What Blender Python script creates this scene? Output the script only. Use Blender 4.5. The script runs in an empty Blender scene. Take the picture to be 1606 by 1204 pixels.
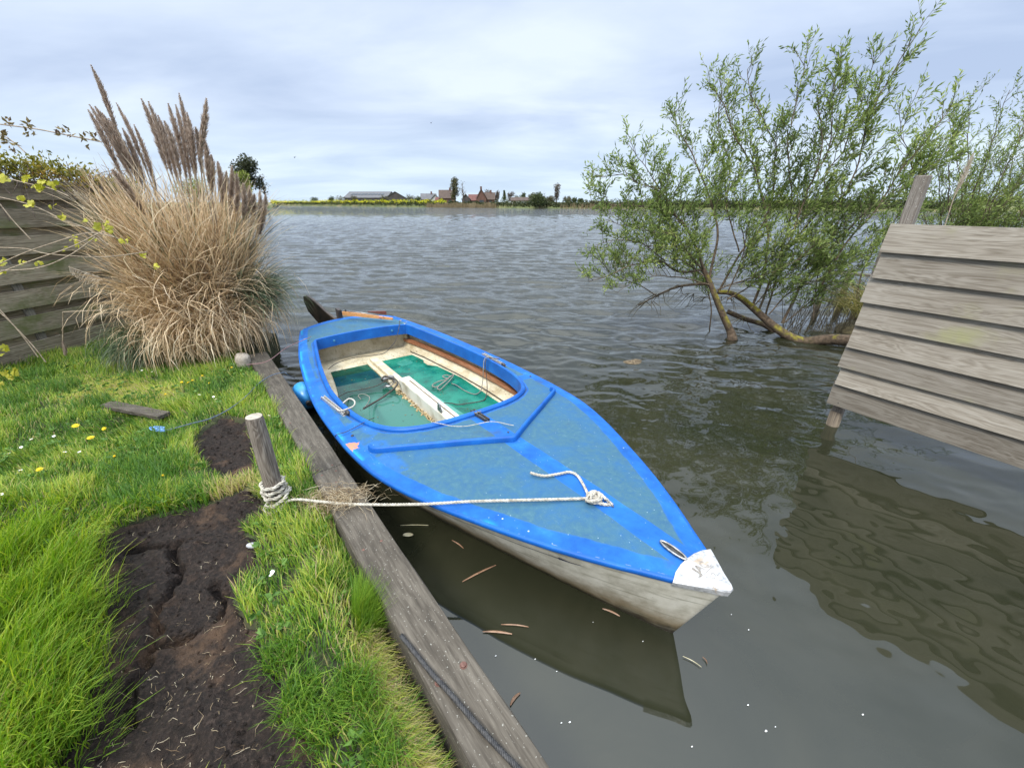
import bpy, math, random
import numpy as np
from mathutils import Vector, Matrix
random.seed(7); RG = np.random.default_rng(11)
S = bpy.context.scene; COL = S.collection
# ------------------------------------------------------------ camera
F = 640.0; H = 1.95; PIT = math.atan(285/F); cp, sp = math.cos(PIT), math.sin(PIT)
cam = bpy.data.cameras.new('camera'); co = bpy.data.objects.new('camera', cam); COL.objects.link(co)
cam.sensor_width = 36; cam.lens = 36*F/1606; cam.clip_start = .03; cam.clip_end = 9000
co.location = (0, 0, H); co.rotation_euler = (math.pi/2-PIT, 0, 0); S.camera = co
# ------------------------------------------------------------ light
S.view_settings.view_transform = 'Standard'; S.view_settings.look = 'None'
S.view_settings.exposure = 0.27; S.view_settings.gamma = 1
SUN_EL, SUN_AZ = math.radians(52), math.radians(205)     # azimuth clockwise from +Y
W = bpy.data.worlds.new('World'); S.world = W; W.use_nodes = True
nt = W.node_tree; N = nt.nodes; L = nt.links; N.clear()
def nd(tree, typ, **k):
    n = tree.nodes.new(typ)
    for a, b in k.items(): setattr(n, a, b)
    return n
out = nd(nt, 'ShaderNodeOutputWorld'); bg = nd(nt, 'ShaderNodeBackground'); bg.inputs[1].default_value = .1
L.new(bg.outputs[0], out.inputs[0])
sky = nd(nt, 'ShaderNodeTexSky', sky_type='NISHITA', sun_disc=False); sky.sun_elevation = SUN_EL; sky.sun_rotation = SUN_AZ
tc = nd(nt, 'ShaderNodeTexCoord'); sx = nd(nt, 'ShaderNodeSeparateXYZ'); L.new(tc.outputs['Generated'], sx.inputs[0])
def m2(tree, op, a, b=None, clamp=False):
    n = nd(tree, 'ShaderNodeMath', operation=op, use_clamp=clamp)
    for i, v in enumerate((a, b)):
        if v is None: continue
        if isinstance(v, (int, float)): n.inputs[i].default_value = v
        else: tree.links.new(v, n.inputs[i])
    return n.outputs[0]
zc = m2(nt, 'MAXIMUM', sx.outputs[2], 0.0); zd = m2(nt, 'ADD', zc, .12)
cv = nd(nt, 'ShaderNodeCombineXYZ'); L.new(m2(nt, 'DIVIDE', sx.outputs[0], zd), cv.inputs[0]); L.new(m2(nt, 'DIVIDE', sx.outputs[1], zd), cv.inputs[1])
mp = nd(nt, 'ShaderNodeMapping'); L.new(cv.outputs[0], mp.inputs[0]); mp.inputs['Rotation'].default_value = (0, 0, .5); mp.inputs['Scale'].default_value = (.6, .95, 1); mp.inputs['Location'].default_value = (3.1, 1.7, 0)
nz = nd(nt, 'ShaderNodeTexNoise'); L.new(mp.outputs[0], nz.inputs[0]); nz.inputs['Scale'].default_value = .8; nz.inputs['Detail'].default_value = 7; nz.inputs['Roughness'].default_value = .52; nz.inputs['Distortion'].default_value = .35
rp = nd(nt, 'ShaderNodeValToRGB'); L.new(nz.outputs[0], rp.inputs[0])
e = rp.color_ramp.elements; e[0].position = .33; e[0].color = (4.4, 5.4, 7.4, 1); e[1].position = .66; e[1].color = (7.7, 8.6, 9.6, 1)
e2 = rp.color_ramp.elements.new(.5); e2.color = (6.0, 7.0, 8.8, 1)
mx = nd(nt, 'ShaderNodeMix', data_type='RGBA'); mx.inputs[0].default_value = .88
L.new(sky.outputs[0], mx.inputs[6]); L.new(rp.outputs[0], mx.inputs[7])
# brighter cloud overhead than at the horizon (overcast sky)
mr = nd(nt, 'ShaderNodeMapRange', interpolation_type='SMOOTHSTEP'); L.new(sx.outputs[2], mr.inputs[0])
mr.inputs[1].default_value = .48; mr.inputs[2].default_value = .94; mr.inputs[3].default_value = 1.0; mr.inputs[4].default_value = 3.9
hz = nd(nt, 'ShaderNodeMapRange'); L.new(sx.outputs[2], hz.inputs[0]); hz.inputs[1].default_value = 0; hz.inputs[2].default_value = .16; hz.inputs[3].default_value = .5; hz.inputs[4].default_value = 0
mh = nd(nt, 'ShaderNodeMix', data_type='RGBA'); L.new(hz.outputs[0], mh.inputs[0]); L.new(mx.outputs[2], mh.inputs[6]); mh.inputs[7].default_value = (6.6, 8.4, 9.8, 1)
zn = nd(nt, 'ShaderNodeMapRange', interpolation_type='SMOOTHSTEP'); L.new(sx.outputs[2], zn.inputs[0]); zn.inputs[1].default_value = .45; zn.inputs[2].default_value = .8; zn.inputs[3].default_value = 0; zn.inputs[4].default_value = .3
mz = nd(nt, 'ShaderNodeMix', data_type='RGBA'); L.new(zn.outputs[0], mz.inputs[0]); L.new(mh.outputs[2], mz.inputs[6]); mz.inputs[7].default_value = (7.3, 7.3, 6.7, 1)
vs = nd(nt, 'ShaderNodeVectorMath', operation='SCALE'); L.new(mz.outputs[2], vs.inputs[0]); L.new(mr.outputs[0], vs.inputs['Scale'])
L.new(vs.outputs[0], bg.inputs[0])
sl = bpy.data.lights.new('sun', 'SUN'); so = bpy.data.objects.new('sun', sl); COL.objects.link(so)
sl.energy = 3.0; sl.angle = math.radians(16); sl.color = (1, .96, .88)
sd = Vector((math.sin(SUN_AZ)*math.cos(SUN_EL), math.cos(SUN_AZ)*math.cos(SUN_EL), math.sin(SUN_EL)))
so.rotation_euler = (-sd).to_track_quat('-Z', 'Y').to_euler()

# ------------------------------------------------------------ helpers
def ray(x, y):
    v = y-602; return np.array([x-803., F*cp-v*sp, -(F*sp+v*cp)])
def at(x, y, z=0.):
    r = ray(x, y); return np.array([0, 0, H])+r*(z-H)/r[2]
def aty(x, y, Y):
    r = ray(x, y); return np.array([0, 0, H])+r*Y/r[1]
def lerp(a, b, t): return a+(b-a)*t
def sstep(a, b, x): t = np.clip((x-a)/(b-a), 0, 1); return t*t*(3-2*t)
def rot2(p, a): c, s = math.cos(a), math.sin(a); return np.array([p[0]*c-p[1]*s, p[0]*s+p[1]*c])
_perm = np.random.default_rng(3).permutation(512); _perm = np.concatenate([_perm, _perm])
_grad = np.random.default_rng(4).normal(size=(512, 2)); _grad /= np.linalg.norm(_grad, axis=1)[:, None]
def perlin(x, y):
    x = np.asarray(x, float); y = np.asarray(y, float)
    xi = np.floor(x).astype(int); yi = np.floor(y).astype(int); xf = x-xi; yf = y-yi
    u = xf*xf*xf*(xf*(xf*6-15)+10); v = yf*yf*yf*(yf*(yf*6-15)+10)
    def g(ix, iy, dx, dy):
        h = _perm[(_perm[ix & 511]+iy) & 511]; q = _grad[h]; return q[..., 0]*dx+q[..., 1]*dy
    a = g(xi, yi, xf, yf); b = g(xi+1, yi, xf-1, yf); c = g(xi, yi+1, xf, yf-1); d = g(xi+1, yi+1, xf-1, yf-1)
    return lerp(lerp(a, b, u), lerp(c, d, u), v)*1.5
def fbm(x, y, o=4, r=.5):
    s = 0; a = 1
    for k in range(o): s = s+a*perlin(x*2**k+17.3*k, y*2**k-9.1*k); a *= r
    return s
def polymask(px, py, poly):
    inside = np.zeros(px.shape, bool); dist = np.full(px.shape, 1e9); n = len(poly)
    for i in range(n):
        x1, y1 = poly[i][:2]; x2, y2 = poly[(i+1) % n][:2]
        c = ((y1 > py) != (y2 > py)) & (px < (x2-x1)*(py-y1)/((y2-y1) or 1e-9)+x1); inside ^= c
        dx, dy = x2-x1, y2-y1; t = np.clip(((px-x1)*dx+(py-y1)*dy)/(dx*dx+dy*dy+1e-12), 0, 1)
        dist = np.minimum(dist, np.hypot(px-x1-t*dx, py-y1-t*dy))
    return np.where(inside, dist, -dist)
def linedist(px, py, pts):
    dist = np.full(px.shape, 1e9)
    for a, b in zip(pts[:-1], pts[1:]):
        dx, dy = b[0]-a[0], b[1]-a[1]; t = np.clip(((px-a[0])*dx+(py-a[1])*dy)/(dx*dx+dy*dy+1e-12), 0, 1)
        dist = np.minimum(dist, np.hypot(px-a[0]-t*dx, py-a[1]-t*dy))
    return dist
def link(o, parent=None):
    COL.objects.link(o)
    if parent is not None: o.parent = parent
    return o
def np_mesh(name, V, Fq, mat, parent=None, smooth=False, attrs=None):
    """V (n,3), Fq list of equal-size face arrays"""
    me = bpy.data.meshes.new(name); V = np.asarray(V, np.float32)
    if not isinstance(Fq, list): Fq = [Fq]
    Fq = [np.asarray(f, np.int32) for f in Fq if len(f)]
    nl = sum(f.size for f in Fq); nf = sum(len(f) for f in Fq)
    me.vertices.add(len(V)); me.vertices.foreach_set('co', V.ravel())
    me.loops.add(nl); me.polygons.add(nf)
    me.loops.foreach_set('vertex_index', np.concatenate([f.ravel() for f in Fq]))
    tot = np.concatenate([np.full(len(f), f.shape[1], np.int32) for f in Fq])
    st = np.concatenate([[0], np.cumsum(tot)[:-1]]).astype(np.int32)
    me.polygons.foreach_set('loop_start', st)
    me.polygons.foreach_set('loop_total', tot)
    me.polygons.foreach_set('use_smooth', np.full(nf, bool(smooth)))
    me.update(calc_edges=True)
    for k, a in (attrs or {}).items():
        at_ = me.attributes.new(k, 'FLOAT', 'POINT'); at_.data.foreach_set('value', np.asarray(a, np.float32))
    if mat is not None: me.materials.append(mat)
    o = bpy.data.objects.new(name, me); return link(o, parent)
def tag(o, label=None, cat=None, group=None, kind=None):
    for k, v in (('label', label), ('category', cat), ('group', group), ('kind', kind)):
        if v: o[k] = v
    return o
def empty(name, loc, rz=0):
    o = bpy.data.objects.new(name, None); o.location = tuple(float(q) for q in loc); o.rotation_euler = (0, 0, rz); o.empty_display_size = .1
    return link(o)
class MB:
    def __init__(s): s.v = []; s.f = []
    def add(s, V, Fs):
        b = len(s.v); s.v += [tuple(float(q) for q in v) for v in V]; s.f += [tuple(int(i)+b for i in f) for f in Fs]; return s
    def box(s, c, d, M=None, taper=1.0):
        x, y, z = [q/2 for q in d]; V = []
        for k, (i, j, l) in enumerate([(-1,-1,-1),(1,-1,-1),(1,1,-1),(-1,1,-1),(-1,-1,1),(1,-1,1),(1,1,1),(-1,1,1)]):
            t = taper if l > 0 else 1; p = Vector((i*x*t, j*y*t, l*z))
            if M is not None: p = M @ p
            V.append((p[0]+c[0], p[1]+c[1], p[2]+c[2]))
        return s.add(V, [(0,3,2,1),(4,5,6,7),(0,1,5,4),(1,2,6,5),(2,3,7,6),(3,0,4,7)])
    def tube(s, P, R, n=8, cap=True, closed=False):
        P = [Vector([float(q) for q in p]) for p in P]; m = len(P)
        if not hasattr(R, '__len__'): R = [R]*m
        V = []; up = None
        for i in range(m):
            if closed: t = P[(i+1) % m]-P[i-1]
            else: t = P[min(i+1, m-1)]-P[max(i-1, 0)]
            if t.length < 1e-9: t = Vector((0, 0, 1))
            t.normalize()
            if up is None: up = t.orthogonal().normalized()
            up = up-t*up.dot(t)
            if up.length < 1e-6: up = t.orthogonal()
            up.normalize(); b = t.cross(up)
            for k in range(n):
                a = 2*math.pi*k/n; V.append(P[i]+(up*math.cos(a)+b*math.sin(a))*R[i])
        Fs = []
        for i in range(m if closed else m-1):
            for k in range(n):
                a = i*n+k; b_ = i*n+(k+1) % n; c = ((i+1) % m)*n
                Fs.append((a, b_, c+(k+1) % n, c+k))
        if cap and not closed: Fs += [tuple(range(n-1, -1, -1)), tuple((m-1)*n+k for k in range(n))]
        return s.add(V, Fs)
    def rope(s, P, r, pitch=None, strands=3, n=6, step=None):
        P = resample(P, step or r*.9); pitch = pitch or r*7
        d = np.concatenate([[0], np.cumsum(np.linalg.norm(np.diff(P, axis=0), axis=1))])
        T = np.gradient(P, axis=0); T /= np.linalg.norm(T, axis=1)[:, None]+1e-9
        up = np.array(Vector(T[0]).orthogonal()); U = []
        for t in T:
            up = up-t*np.dot(up, t); up /= np.linalg.norm(up)+1e-9; U.append(up)
        U = np.array(U); B = np.cross(T, U)
        for k in range(strands):
            a = 2*math.pi*(d/pitch+k/strands)
            s.tube(P+(U*np.cos(a)[:, None]+B*np.sin(a)[:, None])*r*.58, r*.5, n=n)
        return s
    def grid(s, G):
        h, w = len(G), len(G[0]); V = [p for r in G for p in r]
        return s.add(V, [(i*w+j, i*w+j+1, (i+1)*w+j+1, (i+1)*w+j) for i in range(h-1) for j in range(w-1)])
    def ball(s, c, r, n=10, m=7, M=None, sq=(1, 1, 1)):
        V = []; Fs = []
        for i in range(m+1):
            th = math.pi*i/m
            for j in range(n):
                a = 2*math.pi*j/n; p = Vector((math.sin(th)*math.cos(a)*r*sq[0], math.sin(th)*math.sin(a)*r*sq[1], math.cos(th)*r*sq[2]))
                if M is not None: p = M @ p
                V.append((p[0]+c[0], p[1]+c[1], p[2]+c[2]))
        for i in range(m):
            for j in range(n): Fs.append((i*n+j, i*n+(j+1) % n, (i+1)*n+(j+1) % n, (i+1)*n+j))
        return s.add(V, Fs)
    def build(s, name, mat, parent=None, smooth=False, bevel=0, seg=2):
        me = bpy.data.meshes.new(name); me.from_pydata(s.v, [], s.f); me.update()
        if smooth: me.polygons.foreach_set('use_smooth', [True]*len(me.polygons))
        if mat is not None: me.materials.append(mat)
        o = bpy.data.objects.new(name, me); link(o, parent)
        if bevel:
            b = o.modifiers.new('bevel', 'BEVEL'); b.width = bevel; b.segments = seg; b.limit_method = 'ANGLE'; b.angle_limit = math.radians(40)
        return o
def resample(P, step):
    P = np.asarray(P, float); m = len(P)
    if m > 2:
        Q = []; E = np.vstack([2*P[0]-P[1], P, 2*P[-1]-P[-2]])
        for i in range(m-1):
            p0, p1, p2, p3 = E[i:i+4]
            for t in np.linspace(0, 1, 12, endpoint=False):
                Q.append(.5*((2*p1)+(-p0+p2)*t+(2*p0-5*p1+4*p2-p3)*t*t+(-p0+3*p1-3*p2+p3)*t**3))
        Q.append(P[-1]); P = np.array(Q)
    d = np.concatenate([[0], np.cumsum(np.linalg.norm(np.diff(P, axis=0), axis=1))])
    n = max(2, int(d[-1]/step)+1); u = np.linspace(0, d[-1], n)
    return np.stack([np.interp(u, d, P[:, k]) for k in range(P.shape[1])], 1)
# ---- materials
def mat(name, col=(.5, .5, .5), rough=.6, metal=0, ior=None, spec=None):
    m = bpy.data.materials.new(name); m.use_nodes = True; b = m.node_tree.nodes['Principled BSDF']
    b.inputs['Base Color'].default_value = (*col, 1); b.inputs['Roughness'].default_value = rough; b.inputs['Metallic'].default_value = metal
    if ior: b.inputs['IOR'].default_value = ior
    if spec is not None: b.inputs['Specular IOR Level'].default_value = spec
    return m, m.node_tree, b
def coords(t, kind='Object', scale=(1, 1, 1), rot=(0, 0, 0), world=False):
    if world: g = nd(t, 'ShaderNodeNewGeometry'); src = g.outputs['Position']
    else: c = nd(t, 'ShaderNodeTexCoord'); src = c.outputs[kind]
    mp = nd(t, 'ShaderNodeMapping'); t.links.new(src, mp.inputs[0]); mp.inputs['Scale'].default_value = scale; mp.inputs['Rotation'].default_value = rot
    return mp.outputs[0]
def noise(t, vec, scale=5, detail=4, rough=.55, dist=0):
    n = nd(t, 'ShaderNodeTexNoise'); t.links.new(vec, n.inputs[0]); n.inputs['Scale'].default_value = scale; n.inputs['Detail'].default_value = detail; n.inputs['Roughness'].default_value = rough; n.inputs['Distortion'].default_value = dist
    return n.outputs[0]
def ramp(t, fac, stops, interp='LINEAR'):
    r = nd(t, 'ShaderNodeValToRGB'); t.links.new(fac, r.inputs[0]); cr = r.color_ramp; cr.interpolation = interp
    while len(cr.elements) < len(stops): cr.elements.new(.5)
    for e, (p, c) in zip(cr.elements, stops):
        e.position = p; e.color = (*c, 1) if hasattr(c, '__len__') else (c, c, c, 1)
    return r.outputs[0]
def mix(t, fac, a, b, mode='MIX'):
    m = nd(t, 'ShaderNodeMix', data_type='RGBA', blend_type=mode)
    for i, v in ((0, fac), (6, a), (7, b)):
        if isinstance(v, (int, float)): m.inputs[i].default_value = v
        elif isinstance(v, tuple): m.inputs[i].default_value = (*v, 1)
        else: t.links.new(v, m.inputs[i])
    return m.outputs[2]
def mrange(t, v, a, b, c=0., d=1.):
    n = nd(t, 'ShaderNodeMapRange', interpolation_type='SMOOTHSTEP'); t.links.new(v, n.inputs[0])
    for i, q in enumerate((a, b, c, d)): n.inputs[i+1].default_value = q
    return n.outputs[0]
def bump(t, b, h, strength=.4, dist=.01, prev=None):
    n = nd(t, 'ShaderNodeBump'); n.inputs['Strength'].default_value = strength; n.inputs['Distance'].default_value = dist
    t.links.new(h, n.inputs['Height'])
    if prev is not None: t.links.new(prev, n.inputs['Normal'])
    if b is not None: t.links.new(n.outputs[0], b.inputs['Normal'])
    return n.outputs[0]
def attr(t, name):
    a = nd(t, 'ShaderNodeAttribute', attribute_name=name); return a.outputs['Fac']
def noisy(name, c1, c2, scale=20, rough=.7, metal=0, bstr=.3, bd=.003, detail=5, c3=None, stretch=(1, 1, 1), rvar=None):
    m, t, b = mat(name, c1, rough, metal); v = coords(t, scale=stretch); n = noise(t, v, scale, detail)
    st = [(.32, c1), (.68, c2)] if c3 is None else [(.3, c1), (.5, c2), (.7, c3)]
    t.links.new(ramp(t, n, st), b.inputs['Base Color'])
    if bstr: bump(t, b, n, bstr, bd)
    if rvar: t.links.new(ramp(t, n, [(.3, rvar[0]), (.7, rvar[1])]), b.inputs['Roughness'])
    return m
def wood(name, c1, c2, c3, scale=1., rough=.8, moss=None, mossamt=.5, mossscale=2., axis=0, knots=True, spots=None, fine=(90, 3), gw=.13):
    """weathered wood, grain along the local axis"""
    m, t, b = mat(name, c1, rough)
    s = [14*scale]*3; s[axis] = 1.3*scale
    oi = nd(t, 'ShaderNodeObjectInfo'); c = nd(t, 'ShaderNodeTexCoord')
    off = nd(t, 'ShaderNodeVectorMath', operation='ADD'); t.links.new(c.outputs['Object'], off.inputs[0])
    sc = nd(t, 'ShaderNodeMath', operation='MULTIPLY'); t.links.new(oi.outputs['Random'], sc.inputs[0]); sc.inputs[1].default_value = 37.
    t.links.new(sc.outputs[0], off.inputs[1])
    def mapped(scl):
        mp = nd(t, 'ShaderNodeMapping'); t.links.new(off.outputs[0], mp.inputs[0]); mp.inputs['Scale'].default_value = scl; return mp.outputs[0]
    g1 = noise(t, mapped(s), 1.0, 3, .6, 1.6)
    wv = nd(t, 'ShaderNodeMath', operation='SINE'); mm = nd(t, 'ShaderNodeMath', operation='MULTIPLY'); t.links.new(g1, mm.inputs[0]); mm.inputs[1].default_value = 46.; t.links.new(mm.outputs[0], wv.inputs[0])
    s2 = [fine[0]*scale]*3; s2[axis] = fine[1]*scale; g2 = noise(t, mapped(s2), 1.0, 3, .6)
    big = noise(t, mapped((1.6, 1.6, 1.6)), 1.0, 4, .6)
    h = m2(t, 'ADD', m2(t, 'MULTIPLY', wv.outputs[0], gw), g2); h = m2(t, 'ADD', m2(t, 'MULTIPLY', h, .6), m2(t, 'MULTIPLY', big, .5))
    col = ramp(t, h, [(.3, c1), (.52, c2), (.78, c3)])
    hs = nd(t, 'ShaderNodeHueSaturation'); t.links.new(col, hs.inputs['Color'])
    t.links.new(m2(t, 'ADD', m2(t, 'MULTIPLY', oi.outputs['Random'], .45), .78), hs.inputs['Value']); col = hs.outputs[0]
    if moss:
        mn = noise(t, mapped((mossscale,)*3), 1., 5, .62); col = mix(t, mrange(t, mn, .62-mossamt*.25, .78-mossamt*.2), col, moss)
    if spots:
        vn = noise(t, mapped((95, 95, 95)), 1., 2, .6); col = mix(t, mrange(t, vn, .66, .7), col, spots)
    t.links.new(col, b.inputs['Base Color']); bump(t, b, h, .55, .004)
    return m
def leafmat(name, stops, trans=.35, rough=.55, var=.25, tcol=None):
    m, t, b = mat(name, stops[0][1], rough); a = attr(t, 'tint'); col = ramp(t, a, stops)
    t.links.new(col, b.inputs['Base Color']); b.inputs['Specular IOR Level'].default_value = .35
    tr = nd(t, 'ShaderNodeBsdfTranslucent'); hs = nd(t, 'ShaderNodeHueSaturation'); t.links.new(col, hs.inputs['Color']); hs.inputs['Value'].default_value = 1.25; hs.inputs['Saturation'].default_value = 1.1
    t.links.new(hs.outputs[0], tr.inputs[0]); ms = nd(t, 'ShaderNodeMixShader'); ms.inputs[0].default_value = trans
    t.links.new(b.outputs[0], ms.inputs[1]); t.links.new(tr.outputs[0], ms.inputs[2])
    t.links.new(ms.outputs[0], t.nodes['Material Output'].inputs[0]); return m

# ribbons: many thin blades in one numpy mesh.  P (n,k,3) axis points, Wd (n,k) widths, side (n,3)
def ribbons(P, Wd, side):
    n, k, _ = P.shape; sd_ = side[:, None, :]*Wd[..., None]*.5
    V = np.stack([P-sd_, P+sd_], 2).reshape(-1, 3)
    b = (np.arange(n)*k*2)[:, None]+(np.arange(k-1)*2)[None, :]; b = b.ravel()
    return V, np.stack([b, b+1, b+3, b+2], 1)
def unit(v): return v/(np.linalg.norm(v, axis=-1, keepdims=True)+1e-9)
def cross2(T): # a horizontal-ish side vector per blade
    s = np.cross(T, RG.normal(size=T.shape)); return unit(s)
def leaves(C, D, Ln, Wd, curl=.12):
    """diamond leaves folded a little: C base, D unit direction"""
    n = len(C); s = cross2(D); nn = np.cross(D, s); Ln = np.broadcast_to(Ln, (n,))[:, None]; Wd = np.broadcast_to(Wd, (n,))[:, None]
    mid = C+D*Ln*.45+nn*Ln*curl
    V = np.stack([C, mid-s*Wd*.5, C+D*Ln, mid+s*Wd*.5], 1).reshape(-1, 3)
    b = np.arange(n)*4; return V, np.stack([b, b+1, b+2, b+3], 1)

# ------------------------------------------------------------ water
BU = np.array([-.6140, .7893]); BN = np.array([-.7893, -.6140])      # beam direction / landward normal
BP = np.array([.1247, .6835])                                        # a point of the beam's water edge
def beam_d(x, y): return (x-BP[0])*BN[0]+(y-BP[1])*BN[1]             # >0 on the land side of the water edge
def beam_s(x, y): return (x-BP[0])*BU[0]+(y-BP[1])*BU[1]
def wave_h(x, y, d):
    r = np.random.default_rng(5); h = np.zeros_like(x)
    wd = math.radians(-98)                                           # travelling towards the viewer
    wx = x+.35*fbm(x*.33+3, y*.33, 2); wy = y+.35*fbm(x*.33+9, y*.33+5, 2)
    expo = sstep(3.0, 8.5, d-.18*x)                                  # sheltered by the bank and the boat
    for k in range(34):
        lam = .14*(1.0/.14)**(k/33.); a = wd+r.normal()*(.30 if lam > .35 else .5); ph = r.uniform(0, 6.28)
        kk = 2*math.pi/lam; slope = .083*(1.2 if .35 < lam < .9 else .8)
        fade = 1-sstep(lam*38, lam*95, d)
        loc = (.08+.92*expo) if lam > .35 else (.2+.8*expo)
        p = kk*(wx*math.cos(a)+wy*math.sin(a))+ph
        h += slope/kk*(1.25*np.exp(np.sin(p)-1)*1.9-.9)*fade*loc
    # group the waves in patches
    h *= 1+.3*fbm(x*.21, y*.3, 2)
    h = .055*np.tanh(h/.055)
    rip = fbm(x*7+2, y*9, 3)*.0042*sstep(2.2, 3.3, y-.25*(x-1))*(1-sstep(5, 9, d))*(.7+.7*fbm(x*.9, y*.9+4, 2))
    calm = fbm(x*2.3, y*3.1+8, 3, .42)*.0058*sstep(1.3, 2.8, d)*(1-sstep(4, 8, d))
    return h*sstep(1.6, 6.5, d)+rip+calm+.0012*fbm(x*2.3, y*2.0, 2)
rr = np.concatenate([[.02, .25], .45*np.exp(np.arange(0, 930)*.0061), np.geomspace(150, 6000, 14)])
ang = np.radians(np.concatenate([np.linspace(-125, -62, 60), np.linspace(-61.9, 61.9, 760), np.linspace(62, 125, 60)]))
RR, AA = np.meshgrid(rr, ang, indexing='ij'); X = RR*np.sin(AA); Y = RR*np.cos(AA)
Z = wave_h(X.ravel(), Y.ravel(), RR.ravel()).reshape(X.shape)
Z *= (1-sstep(100, 130, RR))
i0 = (np.arange(len(rr)-1)*len(ang))[:, None]+np.arange(len(ang)-1)[None, :]; i0 = i0.ravel(); w_ = len(ang)
m, t, b = mat('lake_water', (.030, .034, .016), .02, ior=1.5)
v = coords(t, world=True)
geo = nd(t, 'ShaderNodeNewGeometry'); ln = nd(t, 'ShaderNodeVectorMath', operation='LENGTH'); t.links.new(geo.outputs['Position'], ln.inputs[0])
murk = noise(t, v, 1.1, 5, .6, .8)
t.links.new(ramp(t, murk, [(.3, (.015, .017, .009)), (.7, (.028, .028, .016))]), b.inputs['Base Color'])
vv = coords(t, world=True, scale=(1, 1.9, 1)); n1 = noise(t, vv, 7, 3, .55, .6); n2 = noise(t, vv, 2.2, 3, .6, .4)
far = m2(t, 'ADD', mrange(t, ln.outputs['Value'], 18, 50, 0, .55), mrange(t, ln.outputs['Value'], 55, 120, 0, .8)); near = mrange(t, ln.outputs['Value'], 4.2, 9)
hh = m2(t, 'ADD', m2(t, 'MULTIPLY', n1, m2(t, 'MULTIPLY', near, .014)), m2(t, 'MULTIPLY', n2, m2(t, 'MULTIPLY', far, .14)))
bump(t, b, hh, 1.0, 1.0)
MW = m
tag(np_mesh('water', np.stack([X, Y, Z], -1).reshape(-1, 3), np.stack([i0, i0+w_, i0+w_+1, i0+1], 1), MW, smooth=True), kind='structure')

# ------------------------------------------------------------ ground
bank_poly = [(2.2, -2.05), (.1247+BN[0]*.05, .6835+BN[1]*.05), (-2.99, 4.60), (-3.35, 5.6), (-5.2, 6.4), (-9, 7.2), (-16, 8.5), (-16, -9), (2.2, -9)]
SOIL = [at(*q, .28)[:2] for q in [(150,850),(200,822),(255,806),(330,786),(395,768),(425,790),(392,832),(402,880),(380,915),(372,950),(405,1000),(425,1060),(455,1110),(490,1160),(540,1260),(60,1260),(110,1150),(140,1080),(170,1010),(150,940),(135,895)]]
SOIL2 = [at(*q, .28)[:2] for q in [(300,700),(312,668),(345,652),(392,655),(405,690),(402,735),(372,752),(335,745),(308,722)]]
CRACK = [[at(*q, .27)[:2] for q in c] for c in ([(277,850),(268,905),(262,925),(248,950),(236,972),(236,1010),(222,1040),(205,1075),(190,1110),(186,1140)], [(200,862),(230,850),(275,850),(300,846)], [(236,1005),(275,1000),(300,985)], [(330,905),(345,935),(335,960)])]
def soil_field(x, y):
    return np.maximum(polymask(x, y, SOIL), polymask(x, y, SOIL2))+.035*fbm(x*7, y*7, 3)
def ground_z(x, y):
    d = polymask(x, y, bank_poly); z = .275+.03*fbm(x*.9, y*.9, 3)+.012*fbm(x*5, y*5, 2)
    z = z+.04*sstep(-3.5, -5, x)
    bd = beam_d(x, y); near = 1-sstep(.20, .42, bd); fg = 1-sstep(1.2, 2.3, y)
    z = z-near*(.03+.13*fg)                                          # the ground sinks beside the timber
    z = z-.20*sstep(0, .09, soil_field(x, y))
    return np.where(d > 0, z-.25*(1-sstep(0, .12, d))*0, -.5)
gx = np.concatenate([np.linspace(-16, -6.2, 24), np.linspace(-6, 1.2, 300), np.linspace(1.4, 2.4, 5)]); gy = np.concatenate([np.linspace(-9, -.3, 20), np.linspace(-.2, 6.8, 290), np.linspace(7, 9, 8)])
GX, GY = np.meshgrid(gx, gy); GZ = ground_z(GX.ravel(), GY.ravel()).reshape(GX.shape)
w_ = len(gx); i0 = ((np.arange(len(gy)-1)*w_)[:, None]+np.arange(w_-1)).ravel()
m, t, b = mat('turf_ground', (.06, .07, .02), .9); v = coords(t, world=True)
n1 = noise(t, v, 3, 5, .6); n2 = noise(t, v, 45, 4, .6)
c = ramp(t, n2, [(.3, (.010, .009, .005)), (.55, (.030, .038, .010)), (.75, (.09, .10, .03))])
c = mix(t, mrange(t, n1, .5, .7), c, (.055, .048, .02)); t.links.new(c, b.inputs['Base Color']); bump(t, b, n2, .8, .02)
tag(np_mesh('ground', np.stack([GX, GY, GZ], -1).reshape(-1, 3), np.stack([i0, i0+1, i0+w_+1, i0+w_], 1), m, smooth=True), kind='structure')
# bare peat
sxx = np.arange(-2.75, -.05, .0095); syy = np.arange(.35, 3.35, .0095); GX, GY = np.meshgrid(sxx, syy); fx, fy = GX.ravel(), GY.ravel()
sf = soil_field(fx, fy); gz = ground_z(fx, fy)
plate = fbm(fx*3.2, fy*3.2, 2)
ds = fbm(fx*26, fy*26, 3)
sz = gz+.17*sstep(0, .09, sf)+.0+.030*plate+.013*fbm(fx*7+5, fy*7, 4, .55)+.0065*ds*(.4+np.clip(fbm(fx*3+9, fy*3, 2)+.3, 0, 1))+.008*np.abs(fbm(fx*9, fy*9+3, 2))
for c_ in CRACK:
    cd = linedist(fx+.03*fbm(fx*9, fy*9, 3), fy+.03*fbm(fx*9+7, fy*9, 3), c_); sz -= .07*(1-sstep(.004, .03, cd))
cd = np.hypot(fx-at(277,850,.27)[0], fy-at(277,850,.27)[1]); sz -= .09*(1-sstep(.02, .05, cd))
sz -= .035*np.clip(perlin(fx*14, fy*14)-.35, 0, 1)
sz = np.where(sf > 0, sz, gz-.06); sz = gz-.05+(sz-gz+.05)*sstep(-.03, .03, sf)
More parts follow.
